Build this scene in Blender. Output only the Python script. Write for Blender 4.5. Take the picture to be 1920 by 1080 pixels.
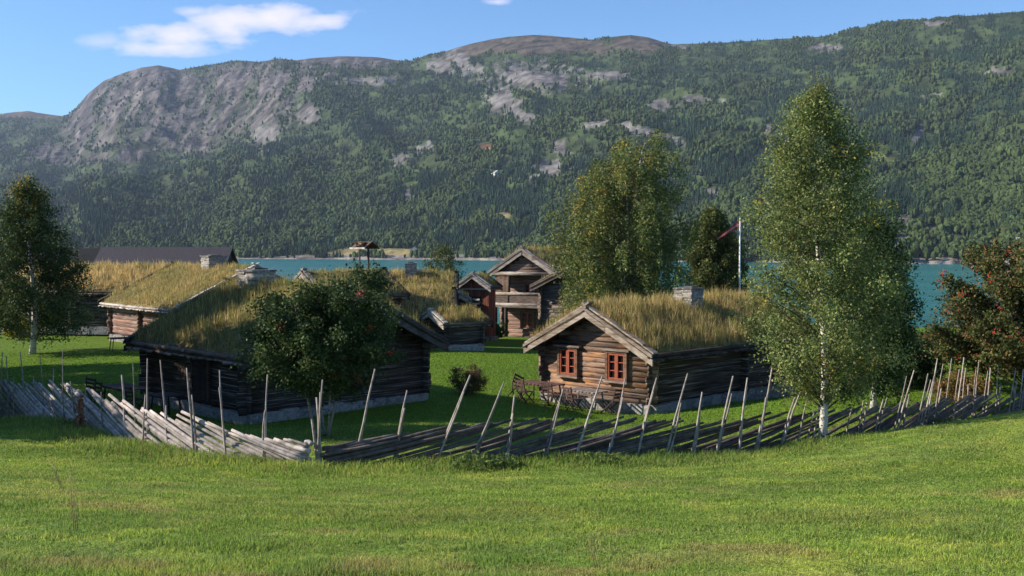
import bpy, math, random
import numpy as np
from mathutils import Vector
for o in list(bpy.data.objects): bpy.data.objects.remove(o)
sc = bpy.context.scene
COL = sc.collection
rng = np.random.default_rng(7)
random.seed(7)
R = math.radians
# ------------------------------------------------------------------ camera
ZC = 6.0; FPX = 2000.0; TH = math.atan(70/FPX)
cd = bpy.data.cameras.new('camera'); cam = bpy.data.objects.new('camera', cd); COL.objects.link(cam)
cd.sensor_width = 36; cd.lens = FPX/1920*36; cd.clip_start = .1; cd.clip_end = 60000
cam.location = (0, 0, ZC); cam.rotation_euler = (math.pi/2-TH, 0, 0)
sc.camera = cam
# ------------------------------------------------------------------ light
SUN_EL = R(29); SUN_AZ = R(3)       # azimuth measured from -X, negative = from the camera's side
S = Vector((-math.cos(SUN_AZ)*math.cos(SUN_EL), math.sin(SUN_AZ)*math.cos(SUN_EL), math.sin(SUN_EL)))
sd = bpy.data.lights.new('sun', 'SUN'); sun = bpy.data.objects.new('sun', sd); COL.objects.link(sun)
sd.energy = 5.0; sd.angle = R(.5); sd.color = (1, .91, .78)
sun.rotation_euler = (-S).to_track_quat('-Z', 'Y').to_euler()
world = bpy.data.worlds.new('World'); sc.world = world; world.use_nodes = True
wn = world.node_tree.nodes; wl = world.node_tree.links; wn.clear()
def wnode(t, **k):
    n = wn.new(t)
    for a, b in k.items(): setattr(n, a, b)
    return n
def wmath(op, a, b=None, c=None, clamp=False):
    n = wnode('ShaderNodeMath', operation=op, use_clamp=clamp)
    for i, v in enumerate((a, b, c)):
        if v is None: continue
        if isinstance(v, (int, float)): n.inputs[i].default_value = v
        else: wl.new(v, n.inputs[i])
    return n.outputs[0]
sky = wnode('ShaderNodeTexSky', sky_type='NISHITA', sun_disc=False, sun_elevation=SUN_EL)
sky.sun_rotation = math.atan2(S.x, S.y)
sky.altitude = 500; sky.air_density = .9; sky.dust_density = .15; sky.ozone_density = 4.5
tc = wnode('ShaderNodeTexCoord'); sx = wnode('ShaderNodeSeparateXYZ'); wl.new(tc.outputs['Generated'], sx.inputs[0])
yy = wmath('MAXIMUM', sx.outputs[1], .02)
U = wmath('DIVIDE', sx.outputs[0], yy); Vv = wmath('DIVIDE', sx.outputs[2], yy)
cxy = wnode('ShaderNodeCombineXYZ'); wl.new(U, cxy.inputs[0]); wl.new(Vv, cxy.inputs[1])
mp = wnode('ShaderNodeMapping'); wl.new(cxy.outputs[0], mp.inputs[0]); mp.inputs['Scale'].default_value = (1, 2.2, 1)
nz = wnode('ShaderNodeTexNoise'); wl.new(mp.outputs[0], nz.inputs['Vector']); nz.inputs['Scale'].default_value = 26; nz.inputs['Detail'].default_value = 8; nz.inputs['Roughness'].default_value = .55
nzv = wmath('SUBTRACT', nz.outputs[0], .5)
cm = None
for (cx_, cy_, rx, ry, w) in [(-0.2280, 0.2155, .080, .0155, 1), (-0.1910, 0.2135, .045, .011, 1), (-0.3110, 0.2000, .052, .0165, 1), (-0.2680, 0.2100, .045, .020, 1), (-0.3210, 0.1890, .07, .009, .8), (-0.3810, 0.1940, .022, .011, .35), (-.0125, .2315, .014, .004, .6), (-0.2960, 0.2220, .025, .006, .5)]:
    du = wmath('DIVIDE', wmath('SUBTRACT', U, cx_), rx); dv = wmath('DIVIDE', wmath('SUBTRACT', Vv, cy_), ry)
    d = wmath('SQRT', wmath('ADD', wmath('MULTIPLY', du, du), wmath('MULTIPLY', dv, dv)))
    e = wmath('ADD', wmath('SUBTRACT', 1.0, d), wmath('MULTIPLY', nzv, 2.0))
    e = wmath('MULTIPLY', wmath('MULTIPLY', e, .85, clamp=True), w, clamp=True)
    cm = e if cm is None else wmath('MAXIMUM', cm, e)
cm = wmath('MULTIPLY', cm, wmath('GREATER_THAN', sx.outputs[1], .05))
cm = wmath('SMOOTHSTEP', cm, 0, 1) if False else wmath('MULTIPLY', cm, wmath('SUBTRACT', 1.55, wmath('MULTIPLY', cm, .65)))
mx = wnode('ShaderNodeMixRGB'); wl.new(cm, mx.inputs[0])
tint = wnode('ShaderNodeMixRGB', blend_type='MULTIPLY'); tint.inputs[0].default_value = 1
tint.inputs[2].default_value = (.86, 1.04, 1.14, 1); wl.new(sky.outputs[0], tint.inputs[1])
wl.new(tint.outputs[0], mx.inputs[1]); mx.inputs[2].default_value = (6.8, 6.3, 7.3, 1)
bg = wnode('ShaderNodeBackground'); bg.inputs[1].default_value = .100; wl.new(mx.outputs[0], bg.inputs[0])
wo = wnode('ShaderNodeOutputWorld'); wl.new(bg.outputs[0], wo.inputs[0])
vs = sc.view_settings; vs.view_transform = 'Standard'; vs.look = 'None'; vs.gamma = 1; vs.exposure = 0.75
sc.cycles.volume_bounces = 0; sc.cycles.max_bounces = 6; sc.cycles.transparent_max_bounces = 8
# ------------------------------------------------------------------ picture ray -> point helpers
def ray(px, py):
    a = (px-960)/FPX; b = (540-py)/FPX
    return np.array([a, math.cos(TH)+math.sin(TH)*b, -math.sin(TH)+math.cos(TH)*b])
def P(px, py, d):
    r = ray(px, py); r = r*(d/r[1]); return np.array([r[0], d, r[2]+ZC])
def q_of(py):
    b = (540-np.asarray(py, float))/FPX
    return (-math.sin(TH)+math.cos(TH)*b)/(math.cos(TH)+math.sin(TH)*b)
def X(px, d): return float(P(px, 500, d)[0])
def project(x, y, z):
    z = z-ZC
    yc = y*math.cos(TH)-z*math.sin(TH); zc = y*math.sin(TH)+z*math.cos(TH)
    return 960+FPX*x/yc, 540-FPX*zc/yc
# ------------------------------------------------------------------ noise
def vnoise(x, y, seed=0):
    xi = np.floor(x).astype(np.int64); yi = np.floor(y).astype(np.int64); xf = x-xi; yf = y-yi
    def h(a, b):
        n = (a*374761393+b*668265263+seed*2147483647) & 0xffffffff
        n = ((n ^ (n >> 13))*1274126177) & 0xffffffff
        return ((n ^ (n >> 16)) & 0xffff)/65535.0
    u = xf*xf*(3-2*xf); v = yf*yf*(3-2*yf)
    return (h(xi, yi)*(1-u)+h(xi+1, yi)*u)*(1-v)+(h(xi, yi+1)*(1-u)+h(xi+1, yi+1)*u)*v
def fbm(x, y, seed=0, octv=4, gain=.5):
    a = 1; s = 0; t = 0
    for i in range(octv):
        s = s+a*vnoise(x*2**i+17.3*i, y*2**i-9.1*i, seed+i*13); t += a; a *= gain
    return s/t
def ss(a, b, x):
    t = np.clip((x-a)/(b-a), 0, 1); return t*t*(3-2*t)
# ------------------------------------------------------------------ object helpers
def tag(o, label=None, cat=None, group=None, kind=None):
    if label: o['label'] = label
    if cat: o['category'] = cat
    if group: o['group'] = group
    if kind: o['kind'] = kind
    return o
def empty(name, loc, rz=0, label=None, cat=None, group=None):
    o = bpy.data.objects.new(name, None); COL.objects.link(o); o.location = tuple(float(v) for v in loc); o.rotation_euler = (0, 0, rz)
    o.empty_display_size = .2
    return tag(o, label, cat, group)
def npmesh(name, V, F, mat, parent=None, col=None, smooth=False):
    V = np.asarray(V, np.float32); F = np.asarray(F, np.int32)
    me = bpy.data.meshes.new(name); k = F.shape[1]
    me.vertices.add(len(V)); me.vertices.foreach_set('co', V.ravel())
    me.loops.add(F.size); me.loops.foreach_set('vertex_index', F.ravel())
    me.polygons.add(len(F)); me.polygons.foreach_set('loop_start', np.arange(0, F.size, k, dtype=np.int32))
    me.polygons.foreach_set('use_smooth', np.full(len(F), smooth))
    me.update(calc_edges=True)
    if col is not None:
        at = me.color_attributes.new('col', 'FLOAT_COLOR', 'POINT')
        c = np.ones((len(V), 4), np.float32); c[:, :3] = col; at.data.foreach_set('color', c.ravel())
    me.materials.append(mat)
    o = bpy.data.objects.new(name, me); COL.objects.link(o)
    if parent: o.parent = parent
    return o
class MB:
    def __init__(s): s.v = []; s.f = []; s.c = []; s.sm = []
    def add(s, vs_, fs, col, smooth=False):
        b = len(s.v); s.v += [tuple(map(float, p)) for p in vs_]; s.f += [[b+i for i in f] for f in fs]; s.c += [tuple(col)]*len(vs_); s.sm += [smooth]*len(fs)
    def box(s, c, sz, col=(1, 1, 1), rz=0, rx=0, ry=0, jit=0):
        from mathutils import Euler
        m = Euler((rx, ry, rz)).to_matrix(); vv = []
        for z in (-.5, .5):
            for x, y in ((-.5, -.5), (.5, -.5), (.5, .5), (-.5, .5)):
                p = m @ Vector((x*sz[0]+random.uniform(-jit, jit), y*sz[1]+random.uniform(-jit, jit), z*sz[2]+random.uniform(-jit, jit)*.5)); vv.append((p.x+c[0], p.y+c[1], p.z+c[2]))
        s.add(vv, [(3, 2, 1, 0), (4, 5, 6, 7), (0, 1, 5, 4), (1, 2, 6, 5), (2, 3, 7, 6), (3, 0, 4, 7)], col)
    def tube(s, pts, rad, n=6, col=(1, 1, 1), smooth=True, flat=1, flu=1):
        pts = [Vector(tuple(float(a) for a in p)) for p in pts]; vv = []; k = len(pts)
        for i, p in enumerate(pts):
            t = (pts[min(i+1, k-1)]-pts[max(i-1, 0)]).normalized()
            a = Vector((0, 0, 1)) if abs(t.z) < .9 else Vector((1, 0, 0))
            u = t.cross(a).normalized(); w = u.cross(t).normalized(); r = rad[i] if hasattr(rad, '__len__') else rad
            for j in range(n):
                an = 2*math.pi*(j+.5)/n; vv.append(p+u*math.cos(an)*r*flu+w*math.sin(an)*r*flat)
        fs = [(i*n+j, i*n+(j+1) % n, (i+1)*n+(j+1) % n, (i+1)*n+j) for i in range(k-1) for j in range(n)]
        fs += [tuple(range(n))[::-1], tuple(range((k-1)*n, k*n))]
        s.add(vv, fs, col, smooth)
    def prism(s, poly, y0, y1, col=(1, 1, 1)):          # poly in xz, extruded along y
        n = len(poly); vv = [(x, y0, z) for x, z in poly]+[(x, y1, z) for x, z in poly]
        s.add(vv, [tuple(range(n)), tuple(range(2*n-1, n-1, -1))]+[(i+n, (i+1) % n+n, (i+1) % n, i) for i in range(n)], col)
    def build(s, name, mat, parent=None):
        me = bpy.data.meshes.new(name); me.from_pydata(s.v, [], s.f); me.update()
        at = me.color_attributes.new('col', 'FLOAT_COLOR', 'POINT')
        c = np.ones((len(s.v), 4), np.float32); c[:, :3] = np.array(s.c); at.data.foreach_set('color', c.ravel())
        me.polygons.foreach_set('use_smooth', np.array(s.sm)); me.materials.append(mat)
        o = bpy.data.objects.new(name, me); COL.objects.link(o)
        if parent: o.parent = parent
        return o
# ------------------------------------------------------------------ materials
def material(name, rough=.8, trans=0, layers=(), bump=None, spec=.3, coord='Object', base=None, metallic=0):
    """colour = attribute 'col' (or base) with noise layers: (scale vec3, detail, lo, hi, colour, mode)"""
    m = bpy.data.materials.new(name); m.use_nodes = True; nt = m.node_tree; n = nt.nodes; l = nt.links; n.clear()
    out = n.new('ShaderNodeOutputMaterial'); b = n.new('ShaderNodeBsdfPrincipled')
    b.inputs['Roughness'].default_value = rough; b.inputs['Specular IOR Level'].default_value = spec; b.inputs['Metallic'].default_value = metallic
    if base is None:
        at = n.new('ShaderNodeAttribute'); at.attribute_name = 'col'; c = at.outputs['Color']
    else:
        rgb = n.new('ShaderNodeRGB'); rgb.outputs[0].default_value = (*base, 1); c = rgb.outputs[0]
    tcn = n.new('ShaderNodeTexCoord')
    def noise(scale, detail, dist=0):
        mp = n.new('ShaderNodeMapping'); l.new(tcn.outputs[coord], mp.inputs[0]); mp.inputs['Scale'].default_value = scale
        nz = n.new('ShaderNodeTexNoise'); l.new(mp.outputs[0], nz.inputs['Vector']); nz.inputs['Scale'].default_value = 1; nz.inputs['Detail'].default_value = detail
        nz.inputs['Distortion'].default_value = dist
        return nz.outputs[0]
    for (scale, detail, lo, hi, colr, mode) in layers:
        mr = n.new('ShaderNodeMapRange'); l.new(noise(scale, detail), mr.inputs[0]); mr.inputs[1].default_value = lo; mr.inputs[2].default_value = hi
        mixn = n.new('ShaderNodeMixRGB'); mixn.blend_type = mode; l.new(mr.outputs[0], mixn.inputs[0]); l.new(c, mixn.inputs[1]); mixn.inputs[2].default_value = (*colr, 1); c = mixn.outputs[0]
    l.new(c, b.inputs['Base Color'])
    if bump:
        bp = n.new('ShaderNodeBump'); bp.inputs['Strength'].default_value = bump[0]; bp.inputs['Distance'].default_value = bump[1]
        l.new(noise(bump[2], 5), bp.inputs['Height']); l.new(bp.outputs[0], b.inputs['Normal'])
    last = b.outputs[0]
    if trans:
        t = n.new('ShaderNodeBsdfTranslucent'); l.new(c, t.inputs[0]); ms = n.new('ShaderNodeMixShader'); ms.inputs[0].default_value = trans
        l.new(last, ms.inputs[1]); l.new(t.outputs[0], ms.inputs[2]); last = ms.outputs[0]
    l.new(last, out.inputs[0]); return m
M_log = material('old_tarred_logs', .75, bump=(.6, .03, (1.2, 1.2, 22)), layers=[
    ((.8, .8, 16), 6, .35, .62, (.42, .38, .36), 'MULTIPLY'), ((1.1, 1.1, 3.2), 4, .55, .72, (.12, .07, .045), 'MIX'), ((.5, .5, 38), 4, .56, .66, (.36, .30, .26), 'MIX')])
M_log_warm = material('sun_bleached_logs', .75, bump=(.6, .03, (1.2, 1.2, 22)), layers=[
    ((.8, .8, 15), 6, .38, .66, (.40, .34, .31), 'MULTIPLY'), ((.55, .55, 3.0), 3, .53, .66, (.42, .19, .068), 'MIX'), ((2.2, 2.2, 9), 4, .50, .72, (.035, .024, .02), 'MIX'), ((.5, .5, 34), 4, .58, .68, (.30, .24, .20), 'MIX')])
M_board = material('weathered_boards', .8, bump=(.5, .015, (5, 5, 22)), layers=[((2.5, 2.5, 14), 6, .42, .70, (.42, .34, .29), 'MULTIPLY'), ((1.3, 1.3, 1.3), 4, .45, .7, (.62, .56, .5), 'MULTIPLY')])
M_vboard = material('vertical_red_boards', .75, bump=(.5, .02, (18, 18, 1)), layers=[((8, 8, .5), 5, .4, .7, (.3, .22, .2), 'MULTIPLY'), ((2, 2, .8), 3, .5, .7, (.10, .05, .035), 'MIX')])
M_stone = material('stone', .9, bump=(.8, .04, (7, 7, 12)), layers=[((5, 5, 9), 6, .4, .7, (.45, .43, .42), 'MULTIPLY'), ((14, 14, 14), 4, .58, .66, (.42, .42, .36), 'MIX')])
M_sod = material('sod_earth', .95, bump=(.9, .08, (5, 5, 5)), layers=[((4, 4, 4), 5, .4, .65, (.4, .36, .3), 'MULTIPLY')])
M_blade = material('dry_grass', .6, trans=.45, spec=.25)
M_lawn = material('grass_blades', .55, trans=.45, spec=.25)
M_leaf = material('leaves', .6, trans=.32, spec=.2)
M_wood = material('bare_wood', .8, bump=(.5, .01, (20, 20, 20)), layers=[((7, 7, 7), 5, .4, .7, (.5, .46, .43), 'MULTIPLY')])
M_bark = material('bark', .8, bump=(.5, .02, (12, 12, 12)), layers=[((7, 7, 16), 4, .57, .64, (.04, .035, .03), 'MIX')])
M_paint = material('red_window_paint', .5, layers=[((9, 9, 9), 4, .5, .75, (.6, .5, .45), 'MULTIPLY')], bump=(.3, .005, (20, 20, 20)))
M_glass = material('window_pane', .08, base=(.012, .013, .014), spec=.6)
M_ground = material('ground_turf', .95, coord='Object', bump=(1, .12, (5, 5, 5)), spec=.1, layers=[((2.5, 2.5, 2.5), 6, .35, .7, (.72, .70, .6), 'MULTIPLY'), ((22, 22, 22), 3, .35, .65, (.62, .62, .55), 'MULTIPLY'), ((.5, .5, .5), 4, .5, .72, (1.25, 1.08, .9), 'MULTIPLY')])
M_mount = material('mountain_rock', .95, spec=.1, bump=(1, 18, (.02, .02, .03)), layers=[((.012, .012, .02), 7, .4, .66, (.62, .6, .58), 'MULTIPLY'), ((.03, .03, .006), 6, .48, .64, (.42, .42, .46), 'MULTIPLY')])
M_wood_far = material('far_forest', .85, spec=.1)
M_paintw = material('plain_paint', .6)
M_slate = material('dark_slates', .7, bump=(.5, .02, (3, 3, 14)), layers=[((1.5, 6, 9), 5, .4, .7, (.6, .58, .6), 'MULTIPLY')])
M_cloth = material('flag_cloth', .8, trans=.2)
# lake: milky glacial water with ripples
M_lake = material('lake_water', .22, base=(.016, .172, .168), spec=.35, bump=(.25, .25, (.25, .5, 1)), layers=[((.003, .03, 1), 6, .42, .6, (.62, .74, .78), 'MULTIPLY')])
# ------------------------------------------------------------------ ground surface
ctrl = []
for (px, py, d) in [(0, 1080, 8.4), (480, 1080, 8.5), (960, 1080, 8.6), (1440, 1080, 8.5), (1920, 1080, 8.3),
        (0, 930, 14.5), (500, 960, 13.2), (960, 970, 12.8), (1450, 960, 13.1), (1920, 900, 17),
        (-150, 770, 33), (0, 787, 28), (140, 802, 26.2), (230, 832, 24.6), (310, 850, 23.6), (420, 866, 22.7), (590, 884, 21.8), (760, 878, 22.2), (960, 870, 22.6),
        (1150, 866, 23.2), (1400, 860, 24), (1545, 842, 25.3), (1640, 838, 26.8), (1704, 826, 28.3), (1800, 813, 30), (1885, 802, 32), (1950, 798, 33.5), (2050, 790, 36), (1640, 815, 24), (1704, 805, 24.8), (1800, 793, 26.3), (1885, 781, 27.8), (1950, 773, 29), (2050, 760, 31),
        (462, 796, 32.6), (805, 749, 37.5), (255, 736, 39.6), (640, 815, 28), (860, 800, 29), (1012, 747, 40.7), (1222, 779, 36.7), (1100, 810, 30), (1440, 745, 43.5), (1400, 790, 32),
        (930, 735, 41), (900, 700, 47), (930, 650, 69), (834, 657, 60), (100, 700, 48), (-100, 700, 50), (60, 665, 61), (205, 642, 69), (1680, 705, 46), (1640, 745, 34), (1850, 712, 40), (1980, 700, 42),
        (1500, 690, 53), (960, 634, 80), (1300, 650, 75), (300, 625, 85), (1700, 645, 72)]:
    ctrl.append(P(px, py, d))
ctrl = [tuple(p) for p in ctrl]+[(0, 0, 4.4), (0, -10, 5.5), (-14, 0, 4.4), (14, 0, 4.5), (-20, 12, 3.2), (20, 10, 3.4), (-30, 28, 1.8), (-60, 50, 1.2), (35, 32, 2.0), (60, 50, .8),
    (0, 5, 3.78), (0, 110, -2), (-50, 110, -.8), (50, 110, -2.2), (-90, 80, .5), (90, 80, -.5), (-40, -20, 6.5), (40, -20, 6.8), (0, -40, 8), (-100, 0, 5), (100, 0, 5)]
CT = np.array(ctrl)
def tps_fit(C, lam=.02):
    n = len(C); r2 = ((C[:, None, :2]-C[None, :, :2])**2).sum(-1)
    K = .5*r2*np.log(r2+1e-9); K[np.arange(n), np.arange(n)] = lam*100
    A = np.zeros((n+3, n+3)); A[:n, :n] = K; A[:n, n] = 1; A[:n, n+1:] = C[:, :2]; A[n, :n] = 1; A[n+1:, :n] = C[:, :2].T
    return np.linalg.solve(A, np.concatenate([C[:, 2], np.zeros(3)]))
TW = tps_fit(CT)
def gz(x, y):
    x = np.atleast_1d(np.asarray(x, float)); y = np.atleast_1d(np.asarray(y, float)); out = np.empty(len(x))
    for i in range(0, len(x), 60000):
        a = x[i:i+60000]; b = y[i:i+60000]
        r2 = (a[:, None]-CT[None, :, 0])**2+(b[:, None]-CT[None, :, 1])**2
        out[i:i+60000] = (.5*r2*np.log(r2+1e-9)) @ TW[:-3]+TW[-3]+TW[-2]*a+TW[-1]*b
    sh = 118+40*ss(-12, -45, x)
    rr = np.hypot(x, y)
    out = out*(1-ss(110, 200, rr))+ss(110, 200, rr)*(2-.03*np.clip(y, -400, 200))
    out = out*(1-ss(0, 1, (y-sh)/16))+(-7)*ss(0, 1, (y-sh)/16)
    return out+.05*(fbm(x*.6, y*.6, 3)-.5)*np.clip(rr/10, 0, 1)
def g1(x, y): return float(gz(x, y)[0])
# fence line in plan (from the photograph's base line)
FL = [P(a, b, d)[:2] for a, b, d in [(585, 880, 21.8), (420, 866, 22.7), (310, 850, 23.6), (230, 832, 24.6), (140, 806, 26.2), (60, 792, 28), (0, 780, 30), (-120, 765, 34)]]
FR = [P(a, b, d)[:2] for a, b, d in [(598, 880, 21.9), (760, 876, 22.3), (960, 868, 22.8), (1150, 864, 23.4), (1400, 858, 24.3), (1560, 838, 25.8), (1640, 838, 27), (1704, 826, 28.4), (1800, 813, 30.2), (1885, 802, 32), (1950, 798, 33.5), (2060, 790, 36)]]
class Path:
    def __init__(s, pts):
        s.p = np.array(pts); s.l = np.concatenate([[0], np.cumsum(np.hypot(*np.diff(s.p, axis=0).T))]); s.L = s.l[-1]
    def at(s, t): return np.array([np.interp(t, s.l, s.p[:, 0]), np.interp(t, s.l, s.p[:, 1])])
    def px_to_s(s, px):
        t = np.linspace(0, s.L, 600); q = np.array([s.at(a) for a in t]); return float(t[np.argmin(abs(960+FPX*q[:, 0]/q[:, 1]-px))])
PL = Path(FL); PR = Path(FR)
FALL = np.vstack([np.array([PL.at(t) for t in np.linspace(0, PL.L, 120)]), np.array([PR.at(t) for t in np.linspace(0, PR.L, 160)])])
def fence_dist(x, y):
    out = np.empty(len(x)); sg = np.empty(len(x))
    for i in range(0, len(x), 50000):
        d = (x[i:i+50000, None]-FALL[None, :, 0])**2+(y[i:i+50000, None]-FALL[None, :, 1])**2
        j = d.argmin(1); out[i:i+50000] = np.sqrt(d.min(1)); sg[i:i+50000] = np.sign(y[i:i+50000]-FALL[j, 1])
    return out*sg          # negative = camera side
def turf_col(x, y):
    """real colour of the turf: mown pasture with straw patches and yard lawn"""
    n1 = fbm(x*.35, y*.35, 11); n2 = fbm(x*1.6, y*1.6, 21); n3 = fbm(x*.12, y*.5, 31)
    g = np.stack([.150+.075*n1+.04*(n2-.5), .215+.075*n1, .034+.02*n2], -1)
    mo = fbm(x*1.3, y*2.0, 55, 4)[:, None]; g = g*1.12*(.70+.62*mo)*np.array([.93, 1, 1.1])+np.maximum(mo-.5, 0)*np.array([.25, .10, .02])
    dry = ss(.54, .70, .5*n2+.5*fbm(x*.5, y*.9, 41))
    px = 960+FPX*x/np.maximum(y, 1)
    near = ss(22, 14, y)
    for (cx_, cy_, rx, ry, a) in [(X(820, 13), 13.2, 2.2, 1.0, .5), (X(90, 15), 15.3, .9, .5, .8), (X(1340, 10), 9.5, .9, .5, .6), (X(1650, 12), 12.5, 1.6, .8, .35), (X(1480, 12), 12.2, .8, .5, .4), (X(450, 15), 14.5, 2.5, .7, .3)]:
        dry = np.maximum(dry, a*ss(1.4, .3, np.hypot((x-cx_)/rx, (y-cy_)/ry)+1.2*(n2-.5)))
    dry = dry*near*.6
    g = g*(1-dry[:, None])+np.array([.33, .27, .11])*dry[:, None]
    lush = ss(.5, .68, n3)[:, None]*.35
    g = g*(1-lush)+np.array([.11, .19, .028])*lush
    yard = ss(26, 34, y)[:, None]
    g = g*(1-yard)+np.stack([.115+.03*n1, .20+.04*n1, .02+0*n1], -1)*yard
    return g
nr, na = 300, 560
rr = 1.2*(520/1.2)**(np.linspace(0, 1, nr)); an = np.concatenate([np.linspace(-.62, .62, 420, endpoint=False), np.linspace(.62, 2*math.pi-.62, na-420, endpoint=False)])
AA, RR = np.meshgrid(an, rr); gx = (RR*np.sin(AA)).ravel(); gy = (RR*np.cos(AA)).ravel(); gzv = gz(gx, gy)
idx = np.arange(nr*na).reshape(nr, na); nxt = np.roll(idx, -1, 1)
F = np.stack([idx[:-1], idx[1:], nxt[1:], nxt[:-1]], -1).reshape(-1, 4)[:, ::-1]
V = np.stack([gx, gy, gzv], -1); V = np.vstack([V, [[0, 0, g1(0, 0)]]]); ci = len(V)-1
V[idx[0], 2] = gz(V[idx[0], 0], V[idx[0], 1])
colr = turf_col(V[:, 0], V[:, 1])
ctri = np.stack([idx[0], nxt[0], np.full(na, ci), np.full(na, ci)], -1)
F3 = np.vstack([np.stack([F[:, 0], F[:, 1], F[:, 2]], -1), np.stack([F[:, 0], F[:, 2], F[:, 3]], -1), np.stack([nxt[0], idx[0], np.full(na, ci)], -1)[:, ::-1]])
ground = npmesh('ground', V, np.vstack([F3[:-na, ::-1], F3[-na:]]), M_ground, None, colr, True)
tag(ground, kind='structure')
# lake
lv = [(-9000, 95, -4), (9000, 95, -4), (9000, 9000, -4), (-9000, 9000, -4)]
lake = npmesh('lake', lv, [(0, 1, 2, 3)], M_lake); tag(lake, kind='structure')
# ------------------------------------------------------------------ mountains
skyx = [-700, -300, 0, 30, 60, 90, 120, 133, 145, 170, 200, 240, 270, 300, 340, 370, 400, 450, 490, 520, 560, 600, 640, 700, 740, 770, 800, 830, 870, 900, 930, 960, 1000, 1030, 1060, 1100, 1130, 1180, 1215, 1240, 1260, 1300, 1400, 1500, 1560, 1580, 1610, 1650, 1700, 1800, 1920, 2200, 2700]
skyy = [290, 250, 214, 210, 208, 213, 216, 213, 205, 176, 152, 136, 126, 122, 131, 125, 121, 113, 116, 110, 113, 108, 105, 107, 112, 115, 104, 97, 86, 78, 71, 68, 66, 66, 69, 73, 71, 66, 70, 78, 83, 82, 77, 71, 66, 56, 50, 42, 40, 30, 20, 60, 200]
NX, NT = 900, 240
pxs = np.linspace(-700, 2620, NX); tx = (pxs-960)/FPX/math.cos(TH)
qs = q_of(np.interp(pxs, skyx, skyy)-2*(fbm(pxs/40, pxs*0, 5)-.5)*2)
Dr = np.interp(pxs, [-700, 0, 135, 300, 600, 1000, 1500, 1920, 2600], [6500, 5600, 4900, 4500, 3900, 3200, 2600, 2200, 1900])
Ds = 10.4/-q_of(np.interp(pxs, [-700, 400, 900, 1400, 1600, 1920, 2620], [484, 486, 489, 493, 495, 497, 500]))
Ds = Ds*(1+.10*(fbm(pxs/120, pxs*0, 8)-.5))
t = np.linspace(0, 1.35, NT)[:, None]
tt = np.clip(t, 0, 1)
D = Ds+(Dr-Ds)*t
H = qs*Dr+ZC+4
steep = .25*np.exp(-((pxs-420)/300)**2)         # the cliff on the left rises more steeply near its top
prof = tt**1.12
prof = prof*(1-steep)+steep*ss(.45, .98, tt)**.9
x = tx*D; y = D
along = x*.95+y*.3; up = y
gul = fbm(along/420, up/1500, 51, 5)-.5
fine = fbm(x/90, y/110, 61, 4)-.5
ridge = 1-2*abs(fbm(along/260, up/900, 71, 4)-.5)
env = np.sin(np.pi*np.clip(tt, 0, 1))**.7
h = H*prof+env*(150*gul+34*fine+70*(ridge-.75))*np.clip(H/600, .5, 1.3)
lo = -4.6
behind = ss(1.0, 1.35, t)
h = np.where(t > 1, H*(1-.25*behind)+env*0, h-4)
h = np.maximum(h, -4+28*tt*0+ (tt > .004)*0.6+60*tt)
q = (h-ZC)/D; qm = q.max(0)
sc_ = qs/qm; sc_ = np.convolve(np.pad(sc_, 30, mode='edge'), np.ones(61)/61, 'valid')
k = ss(.25, .9, t)*np.ones_like(q); h = h*(1-k)+((h-ZC)*sc_+ZC)*k
q = (h-ZC)/D; over = np.maximum(q-qs, 0)*.97; h = h-over*D
h[0] = lo-3; h[1] = np.maximum(h[1], -3.2)
MPX, MPY = project(x, y, h)
def ell(cx_, cy_, rx, ry, n, soft=.35, amp=.9, ang=0):
    a = R(ang); dx = MPXX-cx_; dy = MPYY-cy_; u = dx*math.cos(a)+dy*math.sin(a); v = -dx*math.sin(a)+dy*math.cos(a)
    return ss(1+soft, 1-soft, np.hypot(u/rx, v/ry)+amp*(n-.5)*2)
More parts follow.
